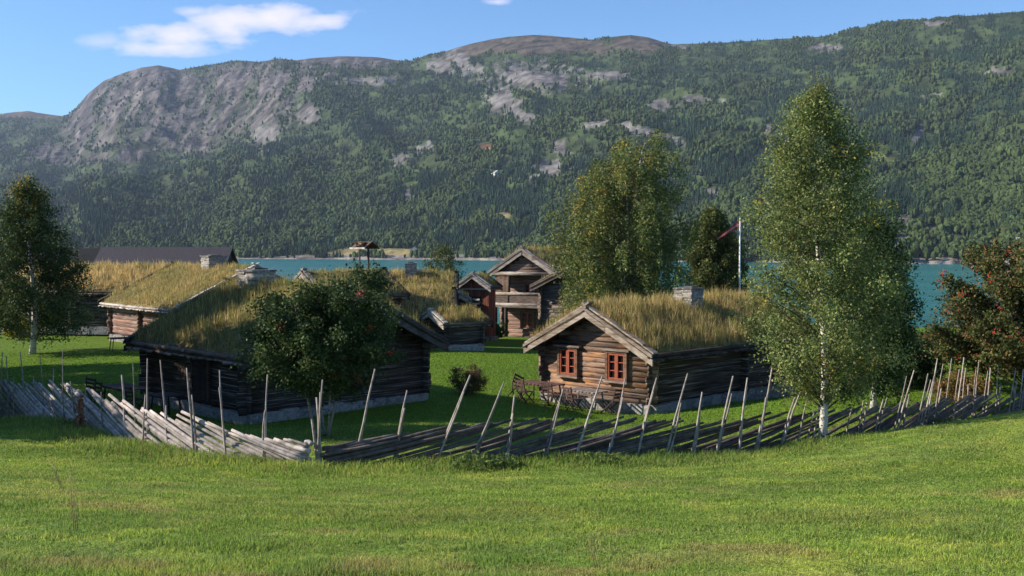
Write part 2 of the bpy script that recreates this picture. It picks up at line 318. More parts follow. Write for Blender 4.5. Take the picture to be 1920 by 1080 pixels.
def mount_masks(px, py, tq):
    global MPXX, MPYY
    MPXX, MPYY = px, py
    n = fbm(px/26, py/20, 81, 5); n2 = fbm(px/9, py/14, 91, 4); st = fbm(px/7+py/14, py/40, 95, 4)
    rock = np.zeros_like(px)
    for e in [(330, 190, 200, 62, 8), (190, 240, 60, 55, 0), (480, 150, 150, 34, -4), (350, 255, 90, 34, 0), (110, 290, 60, 20, 0), (640, 120, 100, 12, 0), (250, 290, 40, 16, 0)]:
        rock = np.maximum(rock, ell(e[0], e[1], e[2], e[3], n, .4, .55, e[4]))
    rock = rock*(.30+.85*ss(.34, .56, st))
    sharp = np.zeros_like(px)
    for e in [(1000, 145, 75, 22, 3), (948, 192, 32, 22, 25), (975, 215, 26, 12, 30), (1145, 141, 36, 7, 0), (860, 115, 14, 34, -35), (880, 126, 26, 10, 20), (830, 125, 30, 14, 10), (1025, 318, 34, 17, 0), (1050, 276, 16, 12, 10), (1230, 200, 34, 9, -8), (1310, 187, 32, 6, 0), (1120, 232, 30, 6, -5), (1215, 250, 60, 8, 15),
              (800, 280, 16, 10, 0), (750, 298, 14, 12, 0), (765, 366, 9, 8, 0), (1440, 245, 10, 10, 0), (1725, 245, 7, 20, 20), (1545, 88, 24, 6, 0), (1760, 44, 30, 5, 0), (1880, 135, 30, 7, 5), (1500, 262, 30, 4, 0), (1335, 360, 14, 6, 0),
              (1755, 435, 24, 10, 15), (1700, 415, 30, 14, 0), (1800, 450, 22, 10, 30), (1690, 448, 26, 16, 0), (1660, 470, 20, 12, 0), (1920, 350, 40, 6, 0), (1755, 182, 20, 5, 0), (1275, 88, 24, 4, 0), (500, 250, 28, 22, -40), (580, 215, 20, 16, 0), (690, 152, 50, 8, 0), (1770, 487, 60, 5, 2), (1620, 482, 26, 8, 0)]:
        sharp = np.maximum(sharp, ell(e[0], e[1], e[2], e[3], fbm(px/7, py/6, 83, 5), .25, 1.3, e[4]))
    fell = np.zeros_like(px)
    for e in [(1010, 84, 180, 17, 1), (1190, 82, 60, 14, 0), (880, 98, 50, 14, -15), (640, 112, 130, 8, 0), (60, 214, 80, 8, 0), (290, 128, 60, 8, 0)]:
        fell = np.maximum(fell, ell(e[0], e[1], e[2], e[3], n, .3, .5, e[4]))
    field = np.zeros_like(px)
    for e in [(660, 473, 46, 8, -5), (745, 474, 52, 9, 3), (570, 481, 30, 3, 0), (1640, 293, 30, 7, 10), (1660, 300, 34, 7, 10), (940, 404, 18, 5, 0), (1880, 475, 30, 7, 0)]:
        field = np.maximum(field, ell(e[0], e[1], e[2], e[3], n2, .25, .4, e[4]))
    earth = ell(913, 276, 20, 6, n2, .3, .5, -8)
    return n, rock, sharp, fell, field, earth
def mountain_col(px, py, tq):
    n, rock, sharp, fell, field, earth = mount_masks(px, py, tq)
    base = np.stack([.045+.03*n, .07+.035*n, .03+0*n], -1)
    nn = fbm(px/5, py/7, 97, 3)[..., None]
    rk = np.array([.135, .118, .110])*(.45+1.0*nn)*(.6+.8*ss(.35, .65, fbm(px/5+py/9, py/26, 98, 4)))[..., None]; rs = np.array([.20, .185, .172])*(.45+1.0*nn)
    def mixc(a, b, m): return a*(1-m[..., None])+b*m[..., None]
    c = mixc(base, np.array([.105, .084, .060])*(.6+.8*nn), fell); c = mixc(c, rk, np.clip(rock, 0, 1)); c = mixc(c, rs, sharp)
    fc = np.where((px < 1200)[..., None], np.array([.27, .22, .10]), np.array([.17, .21, .06]))
    c = mixc(c, fc*(.8+.4*nn), field); c = mixc(c, np.array([.34, .17, .08])*(1+0*nn), earth)
    shore = (tq < .012)
    return np.where(shore[..., None], np.array([.26, .23, .20])*(.7+.6*nn), c)
mc = mountain_col(MPX, MPY, t*np.ones_like(MPX))
V = np.stack([x, y, h], -1).reshape(-1, 3); idx = np.arange(NT*NX).reshape(NT, NX)
F = np.stack([idx[:-1, :-1], idx[:-1, 1:], idx[1:, 1:], idx[1:, :-1]], -1).reshape(-1, 4)
mountain = npmesh('mountain', V, F, M_mount, None, mc.reshape(-1, 3), False); tag(mountain, kind='structure')
def mount_at(px, tq):
    """bilinear point on the mountain surface"""
    i = np.clip((px-pxs[0])/(pxs[1]-pxs[0]), 0, NX-1.001); j = np.clip(tq/(1.35/(NT-1)), 0, NT-1.001)
    i0 = i.astype(int); j0 = j.astype(int); fi = i-i0; fj = j-j0; G = V.reshape(NT, NX, 3)
    return (G[j0, i0]*((1-fi)*(1-fj))[:, None]+G[j0, i0+1]*(fi*(1-fj))[:, None]+G[j0+1, i0]*((1-fi)*fj)[:, None]+G[j0+1, i0+1]*(fi*fj)[:, None])
# the far-off wood: one mass of small trees
def forest(N):
    px = rng.uniform(-120, 2050, N); tq = np.concatenate([rng.uniform(.006, 1.0, N-N//3), rng.uniform(.006, .3, N//3)])
    p = mount_at(px, tq); ax, ay = project(p[:, 0], p[:, 1], p[:, 2])
    n, rock, sharp, fell, field, earth = mount_masks(ax, ay, tq)
    prob = 1-np.clip(.93*np.clip(rock*1.1, 0, 1)+sharp*1.1+fell*1.05+field*1.4+earth*1.3, 0, 1)
    clump = fbm(ax/18, ay/14, 101, 4)
    prob *= np.clip(.12+1.5*ss(.36, .58, clump), 0, 1)
    keep = rng.random(N) < prob; p = p[keep]; ax = ax[keep]; ay = ay[keep]; tq = tq[keep]; clump = clump[keep]; K = len(p)
    dist = p[:, 1]; hgt = rng.uniform(4, 11, K)*(.70+.22*dist/1500)*(1.05-.35*ss(.6, 1, tq))
    dec = .5+1.25*(fbm(ax/70+ay/60, ay/34, 111, 5)-.5)+.11*(rng.random(K)-.5)*2+.05*ss(250, 420, ay)
    isd = dec > .53
    cons = np.array([.020, .040, .022])*(.65+.8*rng.random((K, 1))); cdec = np.array([.050, .072, .022])*(.6+.7*rng.random((K, 1)))
    mid = np.array([.036, .060, .024])*(.7+.6*rng.random((K, 1)))
    col = np.where(isd[:, None], cdec, np.where((dec > .48)[:, None], mid, cons))
    col = col*(.55+.9*fbm(ax/30, ay/22, 131, 4))[:, None]
    nv = 5; rot = rng.uniform(0, 6.28, K)
    wdt = np.where(isd, hgt*.30, hgt*.20)*rng.uniform(.8, 1.25, K)
    vs_ = []
    low = np.where(isd, .25, .06); sh_ = np.where(isd, .55, .13)
    # bottom point, ring, shoulder ring, top
    def ring(hf, rf):
        out = []
        for j in range(nv):
            a = rot+2*math.pi*j/nv; r = wdt*rf*rng.uniform(.75, 1.25, K)
            out.append(np.stack([p[:, 0]+np.cos(a)*r, p[:, 1]+np.sin(a)*r, p[:, 2]+hgt*(hf+rng.uniform(-.04, .04, K))], -1))
        return out
    vs_ += [np.stack([p[:, 0], p[:, 1], p[:, 2]-1], -1)]+ring(np.where(isd, .35, .12), 1.0)+ring(np.where(isd, .75, .5), np.where(isd, .85, .55))+[np.stack([p[:, 0]+.3*rng.normal(size=K), p[:, 1], p[:, 2]+hgt*np.where(isd, .95, 1.1)], -1)]
    VV = np.stack(vs_, 1)   # K,12,3
    f = []
    for j in range(nv):
        a, b = 1+j, 1+(j+1) % nv; c, d = a+nv, b+nv
        f += [(0, b, a), (a, b, d), (a, d, c), (c, d, 11)]
    f = np.array(f); FF = (np.arange(K)[:, None, None]*12+f[None]).reshape(-1, 3)
    return VV.reshape(-1, 3), FF, np.repeat(col, 12, 0)
fv, ff, fc = forest(165000)
wood = npmesh('forest', fv, ff, M_wood_far, None, fc, False)
tag(wood, 'dense mixed birch and spruce forest covering the mountainside beyond the lake', 'forest', kind='stuff')
# ------------------------------------------------------------------ blades of grass
def blades(Pb, hgt, wid, col, lean=.35, seg=2, curve=.5):
    K = len(Pb); a = rng.uniform(0, 2*math.pi, K); la = rng.uniform(0, 2*math.pi, K); l = np.abs(rng.normal(0, lean, K))*hgt
    dx = np.cos(a)*wid/2; dy = np.sin(a)*wid/2; z0 = np.zeros(K)
    w = np.stack([dx, dy, z0], -1); L = np.stack([np.cos(la)*l, np.sin(la)*l, z0], -1); Hh = np.stack([z0, z0, hgt], -1)
    v0 = Pb-w; v1 = Pb+w; m = Pb+L*.35+Hh*.6; v2 = m+w*.8; v3 = m-w*.8; tip = Pb+L+Hh*(1-.15*np.minimum(l/np.maximum(hgt, 1e-3), 1))[:, None]
    V_ = np.stack([v0, v1, v2, v3, tip], 1).reshape(-1, 3)
    b = np.arange(K)[:, None]*5
    F_ = np.concatenate([b+np.array([[0, 1, 2]]), b+np.array([[0, 2, 3]]), b+np.array([[3, 2, 4]])]).astype(np.int32)
    C_ = np.repeat(col, 5, 0)
    return V_, F_, C_
def mixcol(K, pal, w):
    pal = np.array(pal); i = rng.choice(len(pal), K, p=np.array(w)/sum(w)); return pal[i]*rng.uniform(.75, 1.25, (K, 1))
# meadow in front of the fence
def fan(N, y0, y1, e=2.0, spread=.53):
    y_ = (rng.random(N)*(y1**e-y0**e)+y0**e)**(1/e); return rng.uniform(-spread, spread, N)*y_, y_
x_, y_ = fan(620000, 6.5, 27, 1.3); fd = fence_dist(x_, y_); kp = fd < -.05; x_ = x_[kp]; y_ = y_[kp]; fd = fd[kp]
tall = ss(-2.2, -.4, fd)*(.45+.9*fbm(x_*.9, y_*.9, 7)); patch = fbm(x_*.8, y_*.8, 9)
hh = (.016+.034*rng.random(len(x_)))*(.35+1.3*patch)+.05*ss(.62, .75, fbm(x_*2.6, y_*2.6, 19))*rng.random(len(x_))+tall*.32*rng.random(len(x_))**1.1+.05*ss(13, 8, y_)*ss(.5, .7, patch)
base = turf_col(x_, y_)*rng.uniform(.75, 1.5, (len(x_), 1))
br = rng.random(len(x_)) < (.05+.10*tall); base[br] = np.array([.30, .25, .10])*rng.uniform(.7, 1.2, (br.sum(), 1))
vi = rng.random(len(x_)) < .25; base[vi] = base[vi]*np.array([1.35, 1.2, 1.0])
z_ = gz(x_, y_)-.01
v_, f_, c_ = blades(np.stack([x_, y_, z_], -1), hh, .0035+.0006*y_, base, .6)
tag(npmesh('meadow_grass', v_, f_, M_lawn, None, c_), 'short green mown meadow grass with straw patches in front of the pole fence', 'grass', kind='stuff')
# yard lawn behind the fence
x_, y_ = fan(150000, 20, 62, 1.2); fd = fence_dist(x_, y_); kp = fd > .05; x_ = x_[kp]; y_ = y_[kp]; fd = fd[kp]
base = turf_col(x_, y_)*rng.uniform(.8, 1.35, (len(x_), 1)); hh = .04+.03*rng.random(len(x_))+.12*ss(1.2, .2, fd)*rng.random(len(x_))
v_, f_, c_ = blades(np.stack([x_, y_, gz(x_, y_)-.01], -1), hh, .006+.0007*y_, base, .5)
tag(npmesh('lawn_grass', v_, f_, M_lawn, None, c_), 'bright green mown lawn of the farmyard between the log houses', 'grass', kind='stuff')
# ------------------------------------------------------------------ log houses
GOLD = [(.62, .45, .20), (.54, .39, .16), (.42, .33, .11), (.24, .23, .06), (.14, .17, .04), (.32, .17, .07)]
W_G = [4, 4, 3, 2, 1, .6]
W_M = [3, 3, 3, 2.6, 2, 1]
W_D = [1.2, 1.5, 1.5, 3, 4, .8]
GREY = (.125, .088, .066); DARK = (.05, .037, .03); PALE = (.33, .29, .25); SILV = (.42, .38, .34)
def cabin(name, label, org, u, W, L, H, slope, oe=.55, og=.6, sod=.22, gh=.4, gn=300, gw=W_G, logm=None, logc=GREY, lh=.24, vergec=PALE, cat='log house', group='turf roofed log houses', eavec=(.16, .12, .09), found=.35, boards=False, chim=(), wins=(), gable=True, gsize=.012, doors=(), patch=None, vh=.2):
    yaw = math.atan2(u[1], u[0])
    root = empty(name, org, yaw, label, cat, group)
    logm = logm or M_log
    zt = lambda x_: H+slope*min(x_, W-x_)
    HR = H+slope*W/2
    # foundation
    if found:
        b = MB(); nst = int((W+L)*1.6)
        for (x0, y0, x1, y1) in ((0, 0, W, 0), (W, 0, W, L), (0, 0, 0, L), (0, L, W, L)):
            ln = math.hypot(x1-x0, y1-y0); n = max(2, int(ln/.55))
            for i in range(n):
                f = (i+.5)/n; s_ = ln/n*random.uniform(.95, 1.1); hz = found*random.uniform(.85, 1.0)
                g = random.uniform(.7, 1.2); b.box((x0+(x1-x0)*f, y0+(y1-y0)*f, hz/2-.3+.15), (s_ if y0 == y1 else .42, .42 if y0 == y1 else s_, hz+.6-.3), (.30*g, .28*g, .26*g), jit=.03)
        b.build('foundation', M_stone, root)
    # walls
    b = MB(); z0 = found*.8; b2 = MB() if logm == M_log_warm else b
    if not boards:
        n = int((HR-z0)/lh)+1
        for i in range(n):
            z = z0+lh*(i+.5)
            for off, axis in ((0, 'x'), (.5, 'y')):
                zz = z+off*lh; c0 = np.array(logc)*random.uniform(.62, 1.45); r = lh*.56*random.uniform(.96, 1.06)
                ex = random.uniform(.18, .32)
                if axis == 'x':
                    if zz > HR-.12: continue
                    if zz > H: 
                        ind = (zz-H)/slope+.08; x0, x1 = ind, W-ind
                        if x1-x0 < .3: continue
                    else: x0, x1 = -ex, W+ex
                    for yv in (0, L):
                        b.tube([(x0, yv, zz), ((x0+x1)/2, yv+random.uniform(-.01, .01), zz+random.uniform(-.012, .012)), (x1, yv, zz)], [r, r*.97, r*.93], 8, c0*random.uniform(.85, 1.15), flat=1.04, flu=.42)
                else:
                    if zz > H-.02: continue
                    if b2 is not b: c0 = c0*.27  # side walls of the warm cabin: shade put into the log colour
                    for xv in (0, W):
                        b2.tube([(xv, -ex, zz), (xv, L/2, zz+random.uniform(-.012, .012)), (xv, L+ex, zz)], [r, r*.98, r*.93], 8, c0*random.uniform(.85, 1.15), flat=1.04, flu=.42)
        b.prism([(.04, z0), (W-.04, z0), (W-.04, H-.05), (W/2, HR-.12), (.04, H-.05)], .04, L-.04, (.02, .016, .014))
        if L > 7:       # inner cross wall whose log ends show on the long side
            for i in range(int((H-z0)/lh)):
                for xv in (-.02, W+.02):
                    b2.tube([(xv-.26, L*.55, z0+lh*(i+.5)), (xv+.26, L*.55, z0+lh*(i+.5))], lh*.52, 8, np.array(logc)*random.uniform(.6, 1.2)*(.27 if b2 is not b else 1))  # log ends take the same shade darkening in their colour
    else:
        b.prism([(.03, z0), (W-.03, z0), (W-.03, H-.05), (W/2, HR-.1), (.03, H-.05)], .03, L-.03, (.03, .02, .018))
        for yv in (0, L):
            n = int(W/.2)
            for i in range(n):
                xc = (i+.5)*W/n; g = random.uniform(.6, 1.5); top = zt(xc)-.06
                b.box((xc, yv, (z0+top)/2), (W/n*.95, .05, top-z0), np.array(logc)*g)
        for xv in (0, W):
            n = int(L/.2)
            for i in range(n):
                yc = (i+.5)*L/n; g = random.uniform(.6, 1.5); b.box((xv, yc, (z0+H-.08)/2), (.05, L/n*.95, H-.08-z0), np.array(logc)*g)
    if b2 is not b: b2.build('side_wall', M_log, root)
    wall = b.build('wall', M_vboard if boards else logm, root)
    # roof deck, sod body
    b = MB(); dk = .07
    zr = lambda x_: H+slope*(x_ if x_ < W/2 else W-x_)
    for sgn in (0, 1):
        xe, xr = (-oe, W/2) if sgn == 0 else (W+oe, W/2)
        ze = H-slope*oe; n = max(3, int((L+2*og)/.28))
        b.prism([(xe, ze), (xr, HR), (xr, HR+dk), (xe, ze+dk)] if sgn == 0 else [(xr, HR), (xe, ze), (xe, ze+dk), (xr, HR+dk)], -og, L+og, (.10, .075, .06))
        # eave log
        xq = xe+(.06 if sgn == 0 else -.06)
        b.tube([(xq, -og-.05, ze+dk+.07+slope*.06), (xq, L/2, ze+dk+.06+slope*.06+random.uniform(-.03, .03)), (xq, L+og+.05, ze+dk+.07+slope*.06)], [.085, .09, .08], 7, eavec)
        m_ = max(4, int((L+2*og)/.16))        # birch bark and board tips along the eave
        for i in range(m_):
            yc = -og+(i+.5)*(L+2*og)/m_; e_ = random.uniform(.02, .12)
            b.box((xe-(e_/2 if sgn == 0 else -e_/2), yc, ze+dk*.5-slope*e_/2), (e_, (L+2*og)/m_*.9, .04), np.array(eavec)*random.uniform(.6, 2.2), ry=(-math.atan(slope) if sgn == 0 else math.atan(slope)))
    # ridge beam, purlin ends under the verge
    for xx in (0, W/4, W/2, 3*W/4, W):
        zz = zt(xx)-.11; b.tube([(xx, -og+.05, zz), (xx, L+og-.05, zz)], .10, 8, (.12, .09, .07))
    roof = b.build('roof', M_board, root)
    for yv, sg in ((-og, -1), (L+og, 1)):
        for sgn in (0, 1):
            b = MB()
            xe = -oe-.08 if sgn == 0 else W+oe+.08; xr = W/2+(.10 if sgn == 0 else -.10); ze = H-slope*(oe+.08); zr_ = HR-slope*.10+slope*.2
            A = Vector((xe, yv, ze)); B = Vector((xr, yv, HR+slope*.1)); n = 7; prev = None
            for layer, (dz, hh_, yy_, w_, cc) in enumerate(((-.07+vh*.3, vh, .03, .05, vergec), (.03+vh*.85, vh*.55, .075, .06, np.array(vergec)*.75), (.12+vh, .05, -.02, .26, np.array(vergec)*1.1))):
                segs = n if layer == 2 else 3
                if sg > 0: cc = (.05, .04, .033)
                for i in range(segs):
                    f0 = i/segs; f1 = (i+1)/segs+(.02 if layer == 2 else .0); p0 = A.lerp(B, f0); p1 = A.lerp(B, f1); j = random.uniform(-.012, .02)
                    yb = yv+sg*yy_; y0_, y1_ = sorted((yb-sg*0, yb-sg*w_)); z0_ = dz-hh_/2+j; z1_ = dz+hh_/2+j+random.uniform(0, .02)
                    if p0.x < p1.x: poly = [(p0.x, p0.z+z0_), (p1.x, p1.z+z0_), (p1.x, p1.z+z1_), (p0.x, p0.z+z1_+random.uniform(-.01, .01))]
                    else: poly = [(p1.x, p1.z+z0_), (p0.x, p0.z+z0_), (p0.x, p0.z+z1_), (p1.x, p1.z+z1_)]
                    b.prism(poly, y0_-random.uniform(0, .01)-(.002*i), y1_+.001*layer+.0015*(sgn+1), np.array(cc)*random.uniform(.75, 1.2))
            b.build('verge_board', M_board, roof)
    # sod
    nx_, ny_ = 26, max(8, int((L+2*og)/.35)); sx_ = np.linspace(-oe+.10, W+oe-.10, nx_); sy_ = np.linspace(-og+.10, L+og-.10, ny_)
    SX, SY = np.meshgrid(sx_, sy_); und = H+slope*np.minimum(SX, W-SX)+dk
    rnd_ = slope*.25*np.exp(-((SX-W/2)/.45)**2)
    top = und+sod*(.75+.6*fbm(SX*1.1+org[0], SY*1.1, 5))-rnd_*.5
    edge = np.minimum(np.minimum(SX-sx_[0], sx_[-1]-SX)/.25, np.minimum(SY-sy_[0], sy_[-1]-SY)/.25); top = und+(top-und)*(.55+.45*np.clip(edge, 0, 1))
    Vt = np.stack([SX, SY, top], -1).reshape(-1, 3); Vb = np.stack([SX, SY, und-.02], -1).reshape(-1, 3); id_ = np.arange(nx_*ny_).reshape(ny_, nx_)
    Ft = np.stack([id_[:-1, :-1], id_[:-1, 1:], id_[1:, 1:], id_[1:, :-1]], -1).reshape(-1, 4); o_ = nx_*ny_; sk = []
    for ln in (id_[0], id_[-1][::-1], id_[:, 0][::-1], id_[:, -1]):
        sk.append(np.stack([ln[:-1]+o_, ln[1:]+o_, ln[1:], ln[:-1]], -1))
    pn = fbm(Vt[:, 0]*.8+org[0], Vt[:, 1]*.8, 3)[:, None]
    sc0 = np.array([.22, .17, .07])*(.6+.8*pn)
    npmesh('sod', np.vstack([Vt, Vb]), np.vstack([Ft]+sk), M_sod, roof, np.vstack([sc0, sc0*0+np.array([.07, .05, .035])]), True)
    # roof grass
    K = int(gn*(W+2*oe)*(L+2*og)); ax_ = rng.uniform(sx_[0], sx_[-1], K); ay_ = rng.uniform(sy_[0], sy_[-1], K)
    az_ = H+slope*np.minimum(ax_, W-ax_)+dk+sod*(.75+.6*fbm(ax_*1.1+org[0], ay_*1.1, 5))-slope*.125*np.exp(-((ax_-W/2)/.45)**2)-.03
    e_ = np.minimum(np.minimum(ax_-sx_[0], sx_[-1]-ax_), np.minimum(ay_-sy_[0], sy_[-1]-ay_)); az_ -= sod*.35*np.clip(1-e_/.25, 0, 1)
    n1 = fbm(ax_*.7+org[0]*3, ay_*.7, 15, 4); n2 = fbm(ax_*2.2, ay_*2.2, 25, 3)
    col = mixcol(K, GOLD, gw)
    gr = ss(.52, .66, n1+(patch(ax_, ay_) if patch else 0)*.7)[:, None]*.8
    col = col*(1-gr*.75)+mixcol(K, [(.15, .18, .04), (.22, .22, .06), (.32, .27, .09)], [2, 2, 1])*gr*.75
    tuft = ss(.35, .7, fbm(ax_*4.5+org[0], ay_*4.5, 35, 2)); col = col*(.75+.5*tuft[:, None]); hgt = gh*(.30+.8*rng.random(K)**1.3)*(.35+.75*n2+.5*tuft)*np.where(gr[:, 0] > .5, .8, 1)
    v_, f_, c_ = blades(np.stack([ax_, ay_, az_], -1), hgt, gsize*rng.uniform(.6, 1.3, K), col, .28)
    g_ = npmesh('roof_grass', v_, f_, M_blade, roof, c_); g_['kind'] = 'stuff'
    for (cx_, cy_, cw, cl, ch, drop) in chim:
        b = MB(); zb = zt(cx_)-.3; zc_ = zb; ztop = HR+ch
        while zc_ < ztop:
            ch_ = random.uniform(.06, .11)
            for (ox, oy, wx, wy) in ((-.25, -.25, .5, .5), (.25, -.25, .5, .5), (-.25, .25, .5, .5), (.25, .25, .5, .5)):
                sft = random.uniform(-.12, .12); g = random.uniform(.65, 1.35)
                b.box((cx_+ox*cw+sft*.1, cy_+oy*cl, zc_+ch_/2), (cw*(wx+.02)+random.uniform(-.03, .05), cl*(wy+.02)+random.uniform(-.03, .05), ch_*.97), (.36*g, .33*g, .29*g), jit=.018, rz=random.uniform(-.03, .03))
            zc_ += ch_
        ck = b.build('chimney', M_stone, roof)
        b = MB()
        b.box((cx_, cy_, zc_+.04), (cw*1.12, cl*1.1, .07), (.20, .19, .18), jit=.03); b.box((cx_+.05, cy_, zc_+.10), (cw*.6, cl*.5, .06), (.12, .11, .11), jit=.03)
        b.build('cap_slab', M_stone, ck)
    for (side, c_x, c_z, ww, wh, rows, fcol) in wins:
        window(root, side, c_x, c_z, ww, wh, rows, fcol, W, L, lh)
    for (side, c_x, z0d, dw, dh, dc) in doors:
        b = MB()
        def tr(a, o, z): return (a, -.14-o, z) if side == 'front' else (-.14-o, a, z)
        n = 5
        for i in range(n):
            a = c_x+(i-(n-1)/2)*dw/n; s3 = (dw/n*.96, .05, dh) if side == 'front' else (.05, dw/n*.96, dh)
            b.box(tr(a, 0, z0d+dh/2), s3, np.array(dc)*random.uniform(.7, 1.3))
        dd = b.build('door', M_board, root); b = MB()
        for a in (-dw/2-.06, dw/2+.06): b.box(tr(c_x+a, .02, z0d+dh/2), (.11, .09, dh+.1) if side == 'front' else (.09, .11, dh+.1), (.10, .06, .045))
        b.box(tr(c_x, .02, z0d+dh+.1), (dw+.3, .09, .12) if side == 'front' else (.09, dw+.3, .12), (.10, .06, .045)); b.build('door_frame', M_board, dd)
    return root
def window(root, side, a0, z0, w, h, rows, fc, W, L, lh):
    yo = -lh*.36-.03
    if side == 'front': T = lambda a, o, z: (a, yo-o, z); S3 = lambda a, o, z: (a, o, z)
    elif side == 'left': T = lambda a, o, z: (yo-o, a, z); S3 = lambda a, o, z: (o, a, z)
    else: T = lambda a, o, z: (W-yo+o, a, z); S3 = lambda a, o, z: (o, a, z)
    b = MB(); cc = np.array(fc)*.8
    for s_ in (-1, 1): b.box(T(a0+s_*(w/2+.055), .0, z0), S3(.11, .16, h+.1), (.20, .11, .07))
    b.box(T(a0, .03, z0+h/2+.13), S3(w+.5, .22, .07), (.24, .2, .17)); b.box(T(a0, .0, z0+h/2+.06), S3(w+.22, .17, .07), (.18, .10, .07))
    b.box(T(a0, .03, z0-h/2-.09), S3(w+.3, .22, .05), (.30, .25, .21)); b.box(T(a0, 0, z0-h/2-.035), S3(w+.22, .15, .055), (.2, .11, .08))
    win = b.build('window', M_board, root)
    b = MB(); b.box(T(a0, -.04, z0), S3(w, .02, h), (1, 1, 1)); b.build('pane', M_glass, win)
    b = MB()
    for s_ in (-1, 1): b.box(T(a0+s_*(w/2-.03), .02, z0), S3(.06, .07, h), fc); b.box(T(a0+s_*.037, .018, z0), S3(.07, .065, h-.12), fc)
    for s_ in (-1, 1): b.box(T(a0, .021, z0+s_*(h/2-.03)), S3(w-.121, .068, .06), fc)
    for r in range(1, rows):
        for s_ in (-1, 1): b.box(T(a0+s_*w/4, .005, z0-h/2+h*r/rows), S3(w/2-.13, .04, .028), np.array(fc)*1.15)
    b.build('sash', M_paint, win)
RED = (.30, .078, .036)
# --- cabin right of centre
C0 = P(1021, 747, 40.4)
uM = np.array([P(1222, 778, 36.8)[0]-C0[0], P(1222, 778, 36.8)[1]-C0[1]]); WM = float(np.hypot(*uM)); uM = uM/WM
zM = 6-.1535*36.8-.02
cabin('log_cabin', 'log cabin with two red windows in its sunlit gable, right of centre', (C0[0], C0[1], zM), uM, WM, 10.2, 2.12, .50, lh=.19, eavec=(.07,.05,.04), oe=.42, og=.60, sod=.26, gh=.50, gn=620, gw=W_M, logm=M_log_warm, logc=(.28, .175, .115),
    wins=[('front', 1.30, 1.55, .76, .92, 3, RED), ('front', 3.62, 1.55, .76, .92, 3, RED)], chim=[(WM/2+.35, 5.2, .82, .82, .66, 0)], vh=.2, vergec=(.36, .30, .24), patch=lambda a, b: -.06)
# --- big dark cabin left of centre
C1 = P(462, 796, 32.6); uA = np.array([.72, .694]); uA /= np.hypot(*uA)
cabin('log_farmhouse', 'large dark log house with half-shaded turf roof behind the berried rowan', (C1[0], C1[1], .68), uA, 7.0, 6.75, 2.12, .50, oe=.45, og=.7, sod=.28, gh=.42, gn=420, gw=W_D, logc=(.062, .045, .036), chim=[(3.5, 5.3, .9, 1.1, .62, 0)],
    vergec=(.13, .11, .10), eavec=(.20, .15, .12), patch=lambda a, b: .10-.12*np.exp(-((a-1.2)/1.0)**2), wins=[], doors=[('left', 2.6, .5, .95, 1.4, (.05, .035, .03))])  # straw band in greener turf paints in the sunlit strip along the roof
# --- house behind it, left
CB = P(322, 655, 62.5); vB = np.array([-.66, .75]); vB /= np.hypot(*vB); uB = np.array([vB[1], -vB[0]])
cabin('log_farmhouse', 'log house with red brown sunlit side wall and white plank edge along its turf roof', (CB[0]+.6, CB[1]+.2, .15), uB, 9.0, 11.0, 2.45, .47, oe=.6, og=.6, sod=.28, gh=.38, gn=230, gw=W_M, gsize=.018, logc=(.24, .12, .085), chim=[(4.5, 5.2, 1.2, 1.1, .85, 0)],
    vergec=(.46, .43, .39), vh=.30, eavec=(.48, .44, .40), patch=lambda a, b: .07)
# --- golden roof further left
CC = P(300, 600, 84)
cabin('log_barn', 'low dark log barn under an even golden turf roof behind the left birch', (CC[0]-1, CC[1], .2), (math.cos(R(-62)), math.sin(R(-62))), 9, 15, 2.6, .36, oe=.5, og=.4, gh=.6, gn=120, gw=[5, 4, 2, .5, .1, .2], gsize=.03, logc=(.035, .028, .025), lh=.3, found=.3) if False else None
vC = np.array([-.985, .17]); uC = np.array([vC[1], -vC[0]])
CCo = P(318, 600, 80)
cabin('log_barn', 'low log barn under an even golden turf roof behind the dark left tree', (CCo[0], CCo[1]-2.0, .1), uC, 7.6, 13, 2.9, .40, oe=.5, og=.3, gh=.55, gn=160, gw=[5, 4, 2, .5, .1, .2], gsize=.028, logc=(.035, .028, .025), lh=.3, found=.3, sod=.3, vergec=(.3, .27, .24))
# --- middle huts
vN = np.array([.80, .60]); uN = np.array([vN[1], -vN[0]])
ap = P(578, 512, 60)
cabin('log_hut', 'reddish gable and turf roof of a hut just above the rowan, left of the belfry', (ap[0]-uN[0]*2.2, ap[1]-uN[1]*2.2, .4), uN, 4.4, 4.6, 3.1, .5, oe=.4, og=.4, gh=.35, gn=200, gw=W_M, gsize=.02, logc=(.20, .10, .07), lh=.26)
ce = P(860, 520, 73)
cabin('log_house', 'golden turf roofed log house with a small square chimney before the lake', (ce[0]-.3, ce[1]-3.4, .0), (.06, -.998) if False else (-.05, .998), 6.6, 7.6, 3.0, .40, oe=.5, og=.4, gh=.42, gn=200, gw=[3, 3, 3, 3, 1.5, .4], gsize=.024, logc=(.05, .04, .034), lh=.28, chim=[(2.7, 2.75, .75, .75, .72, 0)], vergec=(.05,.04,.035), vh=.1)
cf = P(862, 540, 64)
cabin('log_house', 'low log house with pale golden turf roof behind the large dark log house', (cf[0]-.4, cf[1]-2.0, .1), (-.10, .995), 5.2, 9.0, 2.1, .50, oe=.5, og=.4, gh=.42, gn=260, gw=[5, 4, 2, 2, .6, .4], gsize=.02, logc=(.05, .04, .034), lh=.26, vergec=(.05,.04,.035), vh=.08)
cg = P(834, 657, 60); vG = np.array([.82, .57]); vG /= np.hypot(*vG); uG = np.array([vG[1], -vG[0]])
